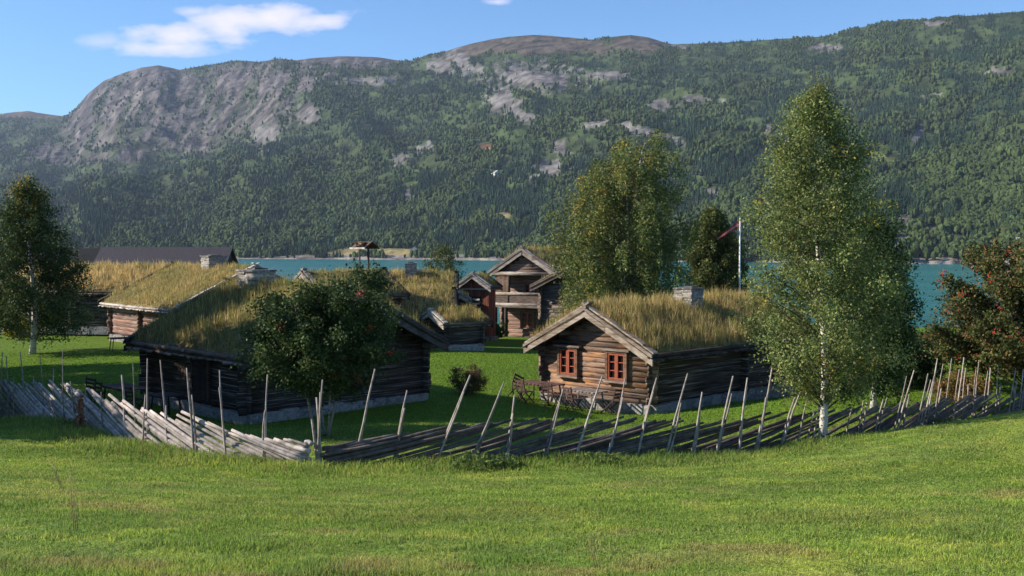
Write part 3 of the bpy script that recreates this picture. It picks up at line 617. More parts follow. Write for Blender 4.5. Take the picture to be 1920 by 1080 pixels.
cabin('log_hut', 'tiny dark log hut with pale forked verge boards and shaggy turf, centre of the yard', (cg[0]-uG[0]*2.5+.15, cg[1]-uG[1]*2.5, .35), uG, 2.5, 2.3, 1.5, .40, oe=.35, og=.5, gh=.42, gn=380, gw=W_M, gsize=.018, logc=(.06, .048, .04), lh=.22, vergec=(.50, .46, .40), sod=.22, vh=.18)
ck_ = P(874, 640, 71)
cabin('log_hut', 'small shaded gable peeping out between the tiny hut and the red boarded storehouse', (P(831, 640, 70)[0], 70, -.1), (1, .05), 1.7, 4, 2.75, .55, oe=.1, og=.3, gh=.35, gn=120, gw=W_M, gsize=.024, logc=(.03, .025, .022), lh=.26, vergec=(.4, .37, .33))
# red boarded storehouse
oh = P(864, 632, 77)
hs = cabin('boarded_storehouse', 'narrow red brown boarded storehouse with steep pale verge boards beside the two storey loft', (oh[0]+.05, oh[1], -.35), (.93, -.37), 2.15, 1.2, 3.75, .66, oe=.28, og=.5, gh=.35, gn=150, gw=W_D, gsize=.024, boards=True, logc=(.30, .085, .045), vergec=(.44, .41, .37), found=.2, vh=.2)
b = MB(); b.box((1.07, -.04, 2.35+.35), (.95, .04, .72), (.02, .018, .016)); b.box((1.07, -.08, 2.35+.5), (.8, .05, .12), (.55, .52, .5)); b.box((1.07, -.08, 2.35+.2), (.8, .05, .1), (.45, .42, .4)); b.box((1.07, -.06, 3.45+.15), (2.2, .1, .12), (.32, .28, .25)); b.build('hatch', M_paintw, hs)
# two storey loft
ol = P(940, 634, 84); uI = np.array([.86, -.51]); uI /= np.hypot(*uI)
lt = cabin('loft_house', 'tall two storey log loft with railed upper gallery and spike at its gable peak', (ol[0]+.15, ol[1], -1.02), uI, 5.0, 8.5, 5.35, .60, oe=.55, og=1.35, gh=.5, gn=110, gw=W_M, gsize=.03, logc=(.22, .125, .092), vergec=(.34, .30, .27), lh=.30, found=.35, vh=.3, sod=.35,
    wins=[('front', 2.3, 1.65, 1.05, 1.15, 3, (.30, .08, .06)), ('front', 2.5, 4.05, .8, .95, 2, (.30, .08, .06))])
b = MB()
b.box((2.45, -.75, 2.72), (5.2, 1.2, .16), (.20, .17, .15)); b.tube([(-.3, -1.22, 2.85), (5.2, -1.22, 2.85)], .14, 8, (.36, .32, .28))
b.box((2.45, -1.2, 3.28), (5.0, .08, .70), (.15, .11, .09)); b.tube([(-.2, -1.22, 3.7), (5.2, -1.22, 3.7)], .12, 8, (.36, .32, .28)); b.tube([(-.35, -1.22, 5.25), (5.4, -1.22, 5.25)], .16, 8, (.34, .30, .26))
gl = b.build('gallery', M_board, lt); b = MB()
for i in range(6): b.box((.12+i*.19, -1.2, 4.2), (.18, .07, 2.0), np.array((.20, .13, .09))*random.uniform(.6, 1.4))
b.build('plank_screen', M_board, gl)
for xx, za, zb_, r_, c_ in ((.0, .1, 2.7, .15, (.05, .035, .03)), (.95, .1, 2.7, .15, (.05, .035, .03)), (4.95, .1, 2.7, .15, (.05, .035, .03)), (1.2, 2.8, 5.2, .13, (.12, .09, .07)), (5.0, 2.8, 5.2, .13, (.12, .09, .07))):
    b = MB(); b.tube([(xx, -1.15, za), (xx, -1.16, zb_)], r_, 8, c_); b.build('post', M_board, lt)
b = MB(); b.tube([(2.5, -1.35, 6.4), (2.5, -1.35, 7.0), (2.5, -1.35, 7.65)], [.07, .06, .015], 6, (.04, .035, .03)); b.build('spire', M_board, lt)
b = MB()
for i in range(6):
    zz = 5.42+i*.24; ind = (zz+.1-5.35)/.60+.12; c_ = np.array((.24, .16, .12))*random.uniform(.7, 1.3)
    if 5-2*ind > .3: b.tube([(ind, -.95, zz), (5-ind, -.95, zz)], .135, 8, c_, flat=1.04, flu=.42)
gw_ = b.build('gable_wall', M_log, lt)
b = MB(); b.box((3.1, -1.03, 5.95), (.26, .06, .26), (.01, .01, .01)); b.build('vent_hole', M_paintw, gw_)
oj = P(1002, 640, 73)
cabin('log_house', 'log house whose left gable half shows between the tall loft and weeping birch', (oj[0]+.5, oj[1], -.45), (.94, -.34), 4.8, 6, 4.1, .50, oe=.6, og=.5, gh=.32, gn=150, gw=W_D, gsize=.026, logc=(.15, .115, .095), vergec=(.36, .28, .22), lh=.27)
# big dark barn far left
ob = P(428, 600, 108); vD = np.array([-.995, -.10]); 
rt = empty('large_barn', (ob[0], ob[1], -.8), math.atan2(-1, 0)+.0, 'long barn with a plain dark grey roof at the far left', 'barn')
b = MB(); b.box((0, -19, 1.9), (9.6, 38, 3.8), (.05, .035, .03)); b.build('wall', M_vboard, rt); b = MB()
hr = 6.95; b.prism([(-5.6, 3.4), (0, hr), (5.6, 3.4), (5.6, 3.6), (0, hr+.22), (-5.6, 3.6)][::-1], -12.6+0, .5, (.06, .052, .058))
b.prism([(-5.6, 3.3), (0, hr-.1), (5.6, 3.3), (5.6, 3.5), (0, hr+.1), (-5.6, 3.5)][::-1], -40, -12.6-.02, (.008, .008, .009)); b.build('roof', M_slate, rt)
b = MB(); b.prism([(-5.2, 3.5), (5.2, 3.5), (0, hr-.1)], .1, .2, (.04, .03, .028)); b.build('gable_wall', M_vboard, rt)
# the barn runs to the left of its origin
rt.rotation_euler = (0, 0, R(-88))
# belfry: small sod roof on two posts
bx = P(690, 505, 66); r = empty('belfry', (bx[0]-.1, bx[1], 1.9), R(49), 'small belfry, a little turf and board roof on two posts in front of the lake', 'belfry')
b = MB(); b.tube([(0, -.25, 0), (0, -.25, 6.3)], .10, 7, (.09, .06, .05)); b.build('post', M_board, r); b = MB(); b.tube([(-.1, 0.75, 0), (-.1, .75, 6.3)], .07, 7, (.10, .06, .05)); b.build('post', M_board, r)
def slab(b, x0, z0, x1, z1, th, ya, yb, c): b.prism([(x0, z0), (x1, z1), (x1, z1+th), (x0, z0+th)] if x0 < x1 else [(x1, z1), (x0, z0), (x0, z0+th), (x1, z1+th)], ya, yb, c)
b = MB(); slab(b, -.85, 5.85, 0, 6.4, .08, -.75, 1.1, (.12, .09, .07)); slab(b, .85, 5.85, 0, 6.4, .08, -.75, 1.1, (.05, .04, .035)); b.box((-.88, .17, 5.9), (.07, 1.95, .14), (.62, .60, .56)); rf = b.build('roof', M_board, r)
b = MB()
for i in range(26): b.box((random.uniform(-.75, .05), random.uniform(-.6, 1.0), 6.12+random.uniform(-.05, .25)), (.28, .3, .14), np.array((.22, .14, .07))*random.uniform(.5, 1.3), jit=.06)
b.build('turf', M_sod, rf); r.scale = (.72, .72, .72)
# ------------------------------------------------------------------ trees
def unit(v): return v/np.maximum(np.linalg.norm(v, axis=-1, keepdims=True), 1e-6)
def leaves_np(C, size, col, aspect=.6, down=0.0):
    K = len(C); a = unit(rng.normal(size=(K, 3))+np.array([0, 0, -down])); bv = unit(np.cross(a, rng.normal(size=(K, 3))))
    s = size*rng.uniform(.65, 1.3, K)[:, None]
    V_ = np.stack([C-a*s*.5, C+bv*s*.5*aspect, C+a*s*.5, C-bv*s*.5*aspect], 1).reshape(-1, 3)
    return V_, np.arange(K*4).reshape(-1, 4), np.repeat(col, 4, 0)
def tree(name, label, cat, base, Hh, env, h0=.12, trunk_r=.1, nb=90, twigs=12, lpt=30, leaf=.055, sig=.10, twl=.35, pal=((.07, .12, .02),), pw=(1,), barkc=(.6, .57, .52), lean=(0, 0), weep=0., rise=.35, stems=1, group=None, berries=0, yellow=None, squash=1., skew=None, brc=None):
    base = np.array(base, float); rt = empty(name, base, 0, label, cat, group)
    tb = MB(); lb = MB(); LC = []; LK = []; BC = []
    brc = brc if brc is not None else np.array(barkc)*.35
    stem = []
    for s_ in range(stems):
        a = 2*math.pi*s_/max(stems, 1)+.5; sp = 0 if stems == 1 else (.21 if Hh < 9 else .085)*Hh
        top = np.array([lean[0]+math.cos(a)*sp, lean[1]+math.sin(a)*sp, Hh*(.97 if s_ == 0 else random.uniform(.75, .95))])
        if stems > 1: top[2] *= .88
        n = 9; pts = []
        for i in range(n):
            f = i/(n-1); w_ = .012*Hh*math.sin(f*6+s_*2)
            pts.append(np.array([top[0]*f**1.2+w_+(math.cos(a)*.12 if stems > 1 else 0), top[1]*f**1.2+(math.sin(a)*.12 if stems > 1 else 0)+w_*.5, top[2]*f-.1*(1-f)]))
        stem.append(np.array(pts)); tr_ = trunk_r*(1 if stems == 1 else random.uniform(.5, .9))
        tb.tube(pts, [max(tr_*(1-.9*(i/(n-1))), .008)*(1.25 if i == 0 else 1) for i in range(n)], 8, barkc)
    for i in range(nb):
        f = h0+(1-h0)*((i+random.random())/nb)**.92
        st = stem[i % stems]; topz = st[-1][2]*(1.12 if stems > 1 else 1)
        R_ = env((f-h0)/(1-h0))*random.uniform(.72, 1.06)
        az = i*2.39996+random.uniform(-.5, .5); az0 = f*topz
        rr_ = R_*rise*random.uniform(.5, 1.3)
        z_att = max(az0-rr_, Hh*h0*.75*random.uniform(.9, 1.1) if h0 > .02 else .2)
        fa = min(z_att/st[-1][2], 1); pa = np.array([np.interp(fa, np.linspace(0, 1, 9), st[:, k_]) for k_ in range(3)])
        dirx = np.array([math.cos(az), math.sin(az)*squash]); mid0 = pa[:2]*1.0
        end = np.array([pa[0]+dirx[0]*R_, pa[1]+dirx[1]*R_, az0+rr_*.5])
        if skew: end = skew(end, f)
        c1 = pa+(end-pa)*.5+np.array([0, 0, rr_*.35])
        if weep: end = end-np.array([0, 0, weep*.3*R_])
        ts = np.linspace(0, 1, 5); pts = [(1-q_)**2*pa+2*q_*(1-q_)*c1+q_*q_*end for q_ in ts]
        br = max(trunk_r*.32*(1-f*.75), .008)
        lb.tube(pts, [br, br*.75, br*.55, br*.35, br*.12], 5, brc)
        tn = max(3, int(twigs*(.35+.9*R_/max(env(.35), .01))))
        q_ = rng.uniform(.18, 1.02, tn)**.8
        tp = ((1-q_)**2)[:, None]*pa+(2*q_*(1-q_))[:, None]*c1+(q_*q_)[:, None]*end
        td = unit(rng.normal(size=(tn, 3))*np.array([1, 1, .7])+np.array([dirx[0], dirx[1], 0])*.6)
        tint = random.uniform(.75, 1.25)
        for k_ in range(tn):
            m = int(lpt*random.uniform(.6, 1.4)); w_ = rng.random(m)
            if weep:
                ln_ = weep*random.uniform(.4, 1.1); c = tp[k_]+td[k_]*twl*.6*np.minimum(w_*3, 1)[:, None]-np.array([0, 0, 1])*(w_*ln_)[:, None]+rng.normal(size=(m, 3))*sig*.6
            else:
                c = tp[k_]+td[k_]*(twl*w_)[:, None]-np.array([0, 0, .25*twl])*(w_**2)[:, None]+rng.normal(size=(m, 3))*sig*(.5+w_[:, None]*.6)
            LC.append(c); kc = mixcol(m, pal, pw)*tint
            if yellow is not None:
                yp = yellow(tp[k_], f)
                if random.random() < yp: kc = kc*.25+np.array([.36, .24, .03])*rng.uniform(.6, 1.1, (m, 1))
            LK.append(kc)
            if berries and random.random() < berries: BC.append(tp[k_]+td[k_]*twl)
    tb.build('trunk', M_bark, rt); lb.build('limbs', M_bark, rt)
    C = np.vstack(LC); C = C[C[:, 2] > .15]; K_ = np.vstack(LK)[:len(C)]
    v_, f_, c_ = leaves_np(C, leaf, K_, .62); npmesh('crown', v_, f_, M_leaf, rt, c_)
    if BC:
        BC = np.array(BC); K = len(BC); Cb = (BC[:, None]+rng.normal(size=(K, 9, 3))*.055).reshape(-1, 3)
        oc = np.array([[1, 0, 0], [0, 1, 0], [-1, 0, 0], [0, -1, 0], [0, 0, 1], [0, 0, -1]])*.022
        of = np.array([[0, 1, 4], [1, 2, 4], [2, 3, 4], [3, 0, 4], [1, 0, 5], [2, 1, 5], [3, 2, 5], [0, 3, 5]])
        vv = (Cb[:, None]+oc[None]).reshape(-1, 3); ffx = (np.arange(len(Cb))[:, None, None]*6+of[None]).reshape(-1, 3)
        bb = npmesh('berries', vv, ffx, M_paintw, rt, np.tile(np.array([[.55, .05, .025]]), (len(vv), 1))); bb['kind'] = 'stuff'
    return rt
def envp(xs_, ys_): return lambda f: float(np.interp(f, xs_, ys_))
GRN = [(.15, .19, .055), (.10, .14, .04), (.24, .27, .09), (.30, .29, .11)]
def gp(px, d): x_ = X(px, d); return (x_, d, g1(x_, d)-.02)
# the big birch at the fence
bb = gp(1545, 25.15)
tree('birch_tree', 'tall slender white stemmed birch with bright leaves standing at the fence', 'birch tree', bb, 10.0-bb[2], envp([0, .1, .25, .45, .6, .75, .9, 1], [1.0, 1.85, 2.15, 1.85, 1.5, 1.05, .6, .1]), h0=.15, trunk_r=.10, nb=150, twigs=16, lpt=38, leaf=.064, sig=.12, twl=.42, pal=GRN, pw=(4, 3, 3, .8), barkc=(.62, .58, .50), lean=(-.25, 0), rise=.45, yellow=lambda p, f: .02, group=None,
     skew=lambda e, f: e+np.array([(.55 if e[0] > .1 else 0)*math.exp(-((f-.84)/.03)**2), 0, 0]), brc=(.10, .08, .07))
bb2 = gp(1640, 33)
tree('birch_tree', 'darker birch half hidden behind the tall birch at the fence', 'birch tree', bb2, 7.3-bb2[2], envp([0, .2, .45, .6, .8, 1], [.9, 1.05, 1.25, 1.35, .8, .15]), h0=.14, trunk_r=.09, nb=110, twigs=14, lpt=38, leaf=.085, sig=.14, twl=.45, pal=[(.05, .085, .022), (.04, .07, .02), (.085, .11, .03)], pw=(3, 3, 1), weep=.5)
tw = gp(1170, 66)
tree('birch_tree', 'wide weeping birch with yellow streaks behind the right cabin', 'birch tree', (tw[0], 66, -.5), 15.0, envp([0, .2, .45, .7, .88, 1], [3.6, 4.1, 4.1, 3.8, 2.9, 1.2]), h0=.14, trunk_r=.2, nb=210, twigs=15, lpt=30, leaf=.15, sig=.19, twl=.7, pal=[(.15, .18, .05), (.10, .14, .04), (.20, .21, .06)], pw=(3, 3, 2), weep=1.7, stems=3, rise=.6, barkc=(.65, .6, .52), yellow=lambda p, f: .01+.5*math.exp(-((p[0]-.1)/.55)**2-((f-.85)/.14)**2)+.10*math.exp(-((p[0]+1.6)/.6)**2))
t3 = gp(1338, 74)
tree('birch_tree', 'dense olive green birch to the left of the flagpole', 'birch tree', (t3[0], 74, -.6), 9.9, envp([0, .3, .6, .85, 1], [2.0, 2.3, 2.1, 1.5, .3]), h0=.12, trunk_r=.16, nb=120, twigs=15, lpt=28, leaf=.18, sig=.22, twl=.6, pal=[(.10, .12, .03), (.07, .09, .026), (.14, .14, .04)], pw=(3, 3, 1), weep=.9, rise=.5)
t5 = gp(58, 61.5)
tree('birch_tree', 'dark birch with pale lower trunk at the left edge, before the golden barn roof', 'birch tree', t5, 10.2-t5[2], envp([0, .15, .35, .6, .8, .93, 1], [2.9, 3.7, 3.2, 2.2, 1.2, .5, .1]), h0=.12, trunk_r=.17, nb=84, twigs=17, lpt=38, leaf=.135, sig=.24, twl=.8, pal=[(.06, .09, .025), (.045, .075, .02), (.10, .125, .03)], pw=(4, 3, 1), barkc=(.6, .57, .52), rise=.35, yellow=lambda p, f: .5*max(0, f-.82)/.18)
tl = gp(845, 130)
tree('birch_tree', 'little round birch on the lake shore right of the belfry', 'birch tree', (tl[0], 118, -3.5), 10.2, envp([0, .3, .7, 1], [1.6, 2.3, 2.2, .6]), h0=.35, trunk_r=.13, nb=50, twigs=9, lpt=18, leaf=.2, sig=.22, twl=.6, pal=[(.11, .12, .035), (.07, .09, .03)], pw=(2, 2))
# rowans
rw = gp(603, 27.6)
tree('rowan_tree', 'bushy many stemmed rowan with a few red berries before the dark log house', 'rowan tree', rw, 5.75-rw[2], envp([0, .15, .4, .7, .9, 1], [1.35, 1.7, 1.7, 1.2, .7, .2]), h0=.31, trunk_r=.058, nb=130, twigs=15, lpt=40, leaf=.082, sig=.11, twl=.36, pal=[(.06, .095, .03), (.042, .072, .025), (.095, .125, .038), (.13, .15, .05)], pw=(4, 4, 2, .6), stems=5, rise=.7, barkc=(.30, .25, .20), brc=(.12, .10, .085), berries=.014, group='rowans')
rw2 = gp(1925, 38)
tree('rowan_tree', 'broad rowan loaded with red berries at the right edge behind the fence', 'rowan tree', (rw2[0]+.3, 38, rw2[2]), 6.7-rw2[2], envp([0, .15, .4, .7, .9, 1], [3.2, 3.6, 3.1, 2.3, 1.3, .4]), h0=.10, trunk_r=.09, nb=170, twigs=17, lpt=42, leaf=.11, sig=.13, twl=.42, pal=[(.07, .10, .028), (.17, .12, .04), (.12, .13, .04), (.05, .08, .024), (.24, .12, .045)], pw=(4, 2, 3, 2, 1), stems=4, rise=.6, barkc=(.2, .17, .14), berries=.10, group='rowans')
# unseen neighbours left of the frame that shade the left of the yard
sh_trees = [(-18.6, 29.2, 11.2, 2.0, 'birch just outside the left edge whose shadow falls on the rowan'), (-21.4, 33.2, 12.5, 3.3, 'second birch outside the left edge, level with the dark log house'), (-24.1, 38.5, 12.5, 3.5, 'third birch outside the left edge, farther up the yard'),
    (-27.6, 44.8, 12, 3.6, 'fourth birch outside the left edge beside the yard lawn'), (-17.8, 25.6, 4.7, 1.9, 'young birch outside the left edge close to the fence'), (-31.6, 51, 11, 3.6, 'farthest birch of the row outside the left edge')]
for a, d, hh_, r_, lb_ in sh_trees:
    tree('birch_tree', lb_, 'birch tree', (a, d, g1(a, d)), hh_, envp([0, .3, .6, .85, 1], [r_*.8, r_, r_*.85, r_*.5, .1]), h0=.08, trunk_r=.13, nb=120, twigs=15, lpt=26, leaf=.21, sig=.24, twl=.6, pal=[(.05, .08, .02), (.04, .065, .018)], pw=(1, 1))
# shrubs
def shrub(name, label, base, hh_, r_, pal, pw, cat='shrub', leaf=.06, nb=40, lpt=26, berries=0, group=None, twl=.2):
    return tree(name, label, cat, base, hh_, envp([0, .3, .7, 1], [r_*.75, r_, r_*.85, r_*.35]), h0=.08, trunk_r=.03, nb=nb, twigs=8, lpt=lpt, leaf=leaf, sig=.07, twl=twl, pal=pal, pw=pw, barkc=(.12, .09, .07), stems=4, rise=.5, berries=berries, group=group)
sb = gp(880, 39.5); shrub('garden_shrub', 'small round brownish green shrub alone on the lawn left of the right cabin', sb, 1.15, .62, [(.11, .10, .035), (.16, .09, .05), (.09, .11, .03)], (2, 2, 1))
sb = gp(38, 73); shrub('garden_shrub', 'bright yellow shrub behind the left birch trunk', sb, 1.7, 1.3, [(.42, .32, .02), (.30, .28, .03)], (3, 1), leaf=.12)
sb = gp(931, 78); shrub('garden_shrub', 'small bright green bush before the storehouse corner', sb, 1.3, .5, [(.07, .14, .02), (.10, .16, .03)], (1, 1), leaf=.1, nb=26)
sb = gp(1806, 36.5); shrub('garden_shrub', 'low orange and yellow leaved shrub under the berried right rowan', (sb[0], sb[1], sb[2]), 1.25, .95, [(.26, .17, .04), (.28, .10, .05), (.12, .14, .035)], (2, 1.2, 1.5), leaf=.07, nb=60)
for px_, d_, h_, r_, lb_ in [(1700, 40, 2.0, 1.5, 'dark low thicket behind the fence between birch and right rowan'), (1640, 45, 2.2, 2.0, 'shadowed bushes behind the tall birch crown'), (1760, 52, 1.3, 2.2, 'low green bushes on the lake bank beside the right rowan')]:
    sb = gp(px_, d_); shrub('bush', lb_, sb, h_, r_, [(.03, .055, .016), (.05, .075, .02)], (2, 1), leaf=.10, nb=70, group='bushes by the right rowan', twl=.35)
# dry dock stalk and weeds
dk_ = gp(143, 25.3); b = MB(); b.tube([(0, 0, 0), (.02, 0, .5), (.06, 0, .95)], [.012, .01, .005], 5, (.20, .09, .05))
for i in range(160):
    f = random.uniform(.25, 1); a = random.uniform(0, 6.28); l_ = .13*(1.1-f)+.03; b.box((.02+.04*f+math.cos(a)*l_*random.random(), math.sin(a)*l_*random.random(), f*.92), (.035, .035, .05), np.array((.28, .13, .075))*random.uniform(.5, 1.3), jit=.012)
tag(b.build('dock_plant', M_wood), 'dried red brown dock seed stalk standing in the grass at the shaded fence end', 'plant').location = dk_
for k_, (px_, d_, h_, l_, lb_) in enumerate([(112, 15.5, .55, -.22, 'leaning dry straw stalk at the lower left of the meadow'), (132, 11, .75, -.05, 'thin upright brown grass stalk in the left foreground'), (1120, 8.9, .32, -.08, 'short dry stalk at the bottom edge right of centre')]):
    b = MB(); q0 = gp(px_, d_)
    for s_ in range(3): b.tube([(s_*.02, 0, 0), (l_*.5+s_*.015, 0, h_*.5), (l_+s_*.05, .02, h_*(1-.15*s_))], [.005, .004, .002], 4, (.38, .28, .14))
    tag(b.build('dry_stalk', M_wood), lb_, 'grass stalk', 'dry stalks in the meadow').location = q0
def weed(px_, d_, r_, h_, n_, lb_):
    q0 = gp(px_, d_); K = n_; a = rng.uniform(0, 6.28, K); rr_ = r_*np.sqrt(rng.random(K)); hz = h_*rng.random(K)*(1-.5*rr_/r_)
    C = np.stack([np.cos(a)*rr_, np.sin(a)*rr_, hz+.03], -1); v_, f_, c_ = leaves_np(C, .09, mixcol(K, [(.12, .18, .04), (.08, .13, .03), (.17, .21, .05)], (2, 2, 1)), .5)
    rt = empty('weed_clump', q0, 0, lb_, 'weeds', 'weeds along the fence'); npmesh('leaves', v_, f_, M_leaf, rt, c_); b = MB()
    for i in range(12):
        a_ = random.uniform(0, 6.28); r1 = random.uniform(0, r_); b.tube([(math.cos(a_)*r1*.6, math.sin(a_)*r1*.6, -.02), (math.cos(a_)*r1, math.sin(a_)*r1, h_*.9)], .006, 4, (.08, .10, .03))
    b.build('stems', M_bark, rt)
weed(890, 21.5, .55, .42, 700, 'tall nettle clump at the fence below the round shrub'); weed(945, 21.6, .4, .36, 450, 'nettle clump just right of the tallest nettles'); weed(480, 21.9, .22, .25, 160, 'small dock leaves at the foot of the bright fence'); weed(1120, 22.4, .5, .3, 420, 'weeds at the fence left of the cabin corner')
weed(1790, 28.6, .7, .4, 500, 'leafy weeds against the fence at far right'); weed(130, 25.4, .5, .35, 350, 'shaded weeds around the dry dock stalk'); weed(1590, 25.6, .6, .3, 350, 'weeds right of the birch trunk')
# ------------------------------------------------------------------ pole fences
def rail_mesh(p0, p1, r0, col):
    b = MB(); p0 = np.array(p0); p1 = np.array(p1); m = (p0+p1)/2+np.array([random.uniform(-.04, .04), random.uniform(-.04, .04), random.uniform(-.05, .03)])
    b.tube([p0, p0*.6+m*.4, m, m*.4+p1*.6, p1], [r0, r0*.98, r0*.9, r0*.8, r0*.68], 6, col); return b
def fence(path, name, label, spacing, rlen, ang, ftop, stakes, sgn, col, scol, s0=-2.3, S1=None):
    o = path.at(0); root = empty(name, (o[0], o[1], g1(*o)), 0, label, 'fence', 'diagonal pole fences round the farmyard')
    org = np.array([o[0], o[1], root.location.z]); S1 = S1 or path.L; s = s0; many = MB(); nr_ = 0
    while s < S1-1.0:
        a = R(ang*random.uniform(.93, 1.07)); f0 = 0.
        if s < 2.5: a *= .55+.45*max(0, (s+2.0))/4.5
        L_ = rlen*random.uniform(.85, 1.1); e = s+L_*math.cos(a); zlo = .02+random.uniform(-.03, .06); ztop = zlo+L_*math.sin(a)
        ztop = min(ztop, ftop*random.uniform(.92, 1.12)); st = s; zb = zlo
        if s < .02:
            zb = zlo+(ztop-zlo)*(.02-s)/(e-s); st = .02+random.uniform(0, .12)
        if e > S1: e = S1+random.uniform(-.2, .1)
        p0 = path.at(max(st, 0)); p1 = path.at(max(min(e, path.L), 0)); g0 = g1(*p0); g1_ = g1(*p1)
        off = random.uniform(-.05, .05); d_ = unit(p1-p0); nrm = np.array([-d_[1], d_[0]])*off
        q0 = np.array([p0[0]+nrm[0], p0[1]+nrm[1], g0+zb])-org; q1 = np.array([p1[0]+nrm[0], p1[1]+nrm[1], g1_+ztop])-org
        c = np.array(col)*random.uniform(.7, 1.2); c = c*random.uniform(.75, 1.2)*(1 if sgn > 0 or s < 11 else .5); b = rail_mesh(q0, q1, random.uniform(.034, .056), c); nr_ += 1  # far rails of the left run darkened: shade painted into the wood colour
        if nr_ <= 100: b.build('rail', M_wood, root)
        else: many.add(b.v, b.f, c, True)
        s += spacing*random.uniform(.75, 1.3)
    if many.v: many.build('rail', M_wood, root)['kind'] = 'stuff'
    for (tpx, tpy, bpx, rad) in stakes:
        sb_ = path.px_to_s(bpx); pb = path.at(sb_); off = random.uniform(-.09, .09); pb = pb+np.array([off*.3, off]); zb = g1(*pb)
        dtop = pb[1]+random.uniform(-.12, .12); tp_ = P(tpx, tpy, dtop)-org; b0 = np.array([pb[0], pb[1], zb-.1])-org
        n = 5; pts = []; w_ = random.uniform(-.035, .035)
        for i in range(n):
            f = i/(n-1); pts.append(b0+(tp_-b0)*f+np.array([w_*math.sin(f*math.pi)+random.uniform(-.008, .008), 0, 0]))
        b = MB(); b.tube(pts, [rad*(1-.55*(i/(n-1))) for i in range(n)], 6, np.array(scol)*random.uniform(.8, 1.3)); b.build('stake', M_wood, root)
    return root
SL = [(228, 703, 230, .045), (277, 672, 270, .03), (272, 740, 268, .028), (300, 675, 311, .034), (311, 760, 313, .03), (350, 690, 364, .036), (359, 740, 367, .03), (412, 694, 421, .032), (410, 726, 424, .028), (502, 702, 494, .028), (496, 770, 492, .032),
      (132, 715, 140, .03), (100, 690, 92, .028), (96, 742, 88, .03), (62, 705, 60, .028), (38, 660, 42, .03), (12, 668, 14, .03), (5, 660, 0, .028), (190, 735, 192, .026), (160, 720, 158, .022), (249, 680, 250, .018), (26, 705, 24, .024), (75, 665, 78, .022), (118, 655, 121, .02), (-30, 660, -30, .03), (-70, 650, -70, .03)]
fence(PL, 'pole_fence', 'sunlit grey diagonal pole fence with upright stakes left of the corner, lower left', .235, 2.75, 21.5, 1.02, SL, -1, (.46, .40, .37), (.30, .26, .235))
SR = [(605, 712, 592, .034), (594, 745, 588, .04), (584, 786, 578, .045), (600, 735, 600, .03), (703, 692, 655, .036), (763, 732, 735, .034), (758, 765, 738, .046), (882, 703, 808, .042), (870, 735, 812, .03), (945, 715, 878, .032), (938, 735, 884, .03), (965, 740, 943, .036), (962, 775, 946, .04), (1057, 730, 1015, .038), (1050, 755, 1018, .03), (1130, 705, 1075, .036), (1172, 710, 1138, .038), (1168, 745, 1134, .032), (1232, 708, 1192, .038), (1225, 735, 1196, .03), (1289, 700, 1248, .036), (1277, 755, 1250, .034), (1316, 735, 1296, .034), (1313, 762, 1299, .04), (1374, 705, 1343, .038), (1372, 738, 1340, .03), (1402, 708, 1386, .036), (1400, 725, 1384, .03), (1448, 690, 1412, .036), (1436, 745, 1418, .042), (1500, 735, 1460, .038), (1490, 745, 1464, .034), (1512, 752, 1490, .032), (1535, 762, 1518, .034), (1528, 768, 1514, .03), (1597, 765, 1584, .03), (1620, 745, 1606, .03), (1625, 755, 1612, .038), (1656, 748, 1640, .034), (1663, 745, 1646, .022),
      (1714, 694, 1680, .034), (1700, 705, 1672, .026), (1705, 740, 1694, .042), (1740, 700, 1714, .032), (1738, 715, 1718, .028), (1758, 672, 1732, .036), (1752, 705, 1728, .032), (1745, 712, 1722, .026), (1769, 682, 1751, .028), (1765, 728, 1756, .038), (1785, 672, 1770, .030), (1807, 670, 1795, .034), (1799, 692, 1790, .026), (1810, 690, 1807, .024), (1815, 720, 1814, .04), (1836, 675, 1832, .034), (1830, 692, 1827, .028), (1857, 690, 1852, .03), (1852, 695, 1847, .026), (1871, 690, 1868, .028), (1877, 718, 1875, .044), (1905, 690, 1892, .032), (1907, 710, 1898, .034), (1902, 725, 1900, .036), (1919, 692, 1908, .034), (1924, 700, 1914, .03), (1940, 690, 1930, .03)]
fence(PR, 'pole_fence', 'dark backlit diagonal pole fence with leaning stakes from the corner to the right edge', .215, 3.7, 18, .90, SR, 1, (.14, .112, .098), (.36, .31, .27))  # backlit shade put into the rail colour, darker than the left run
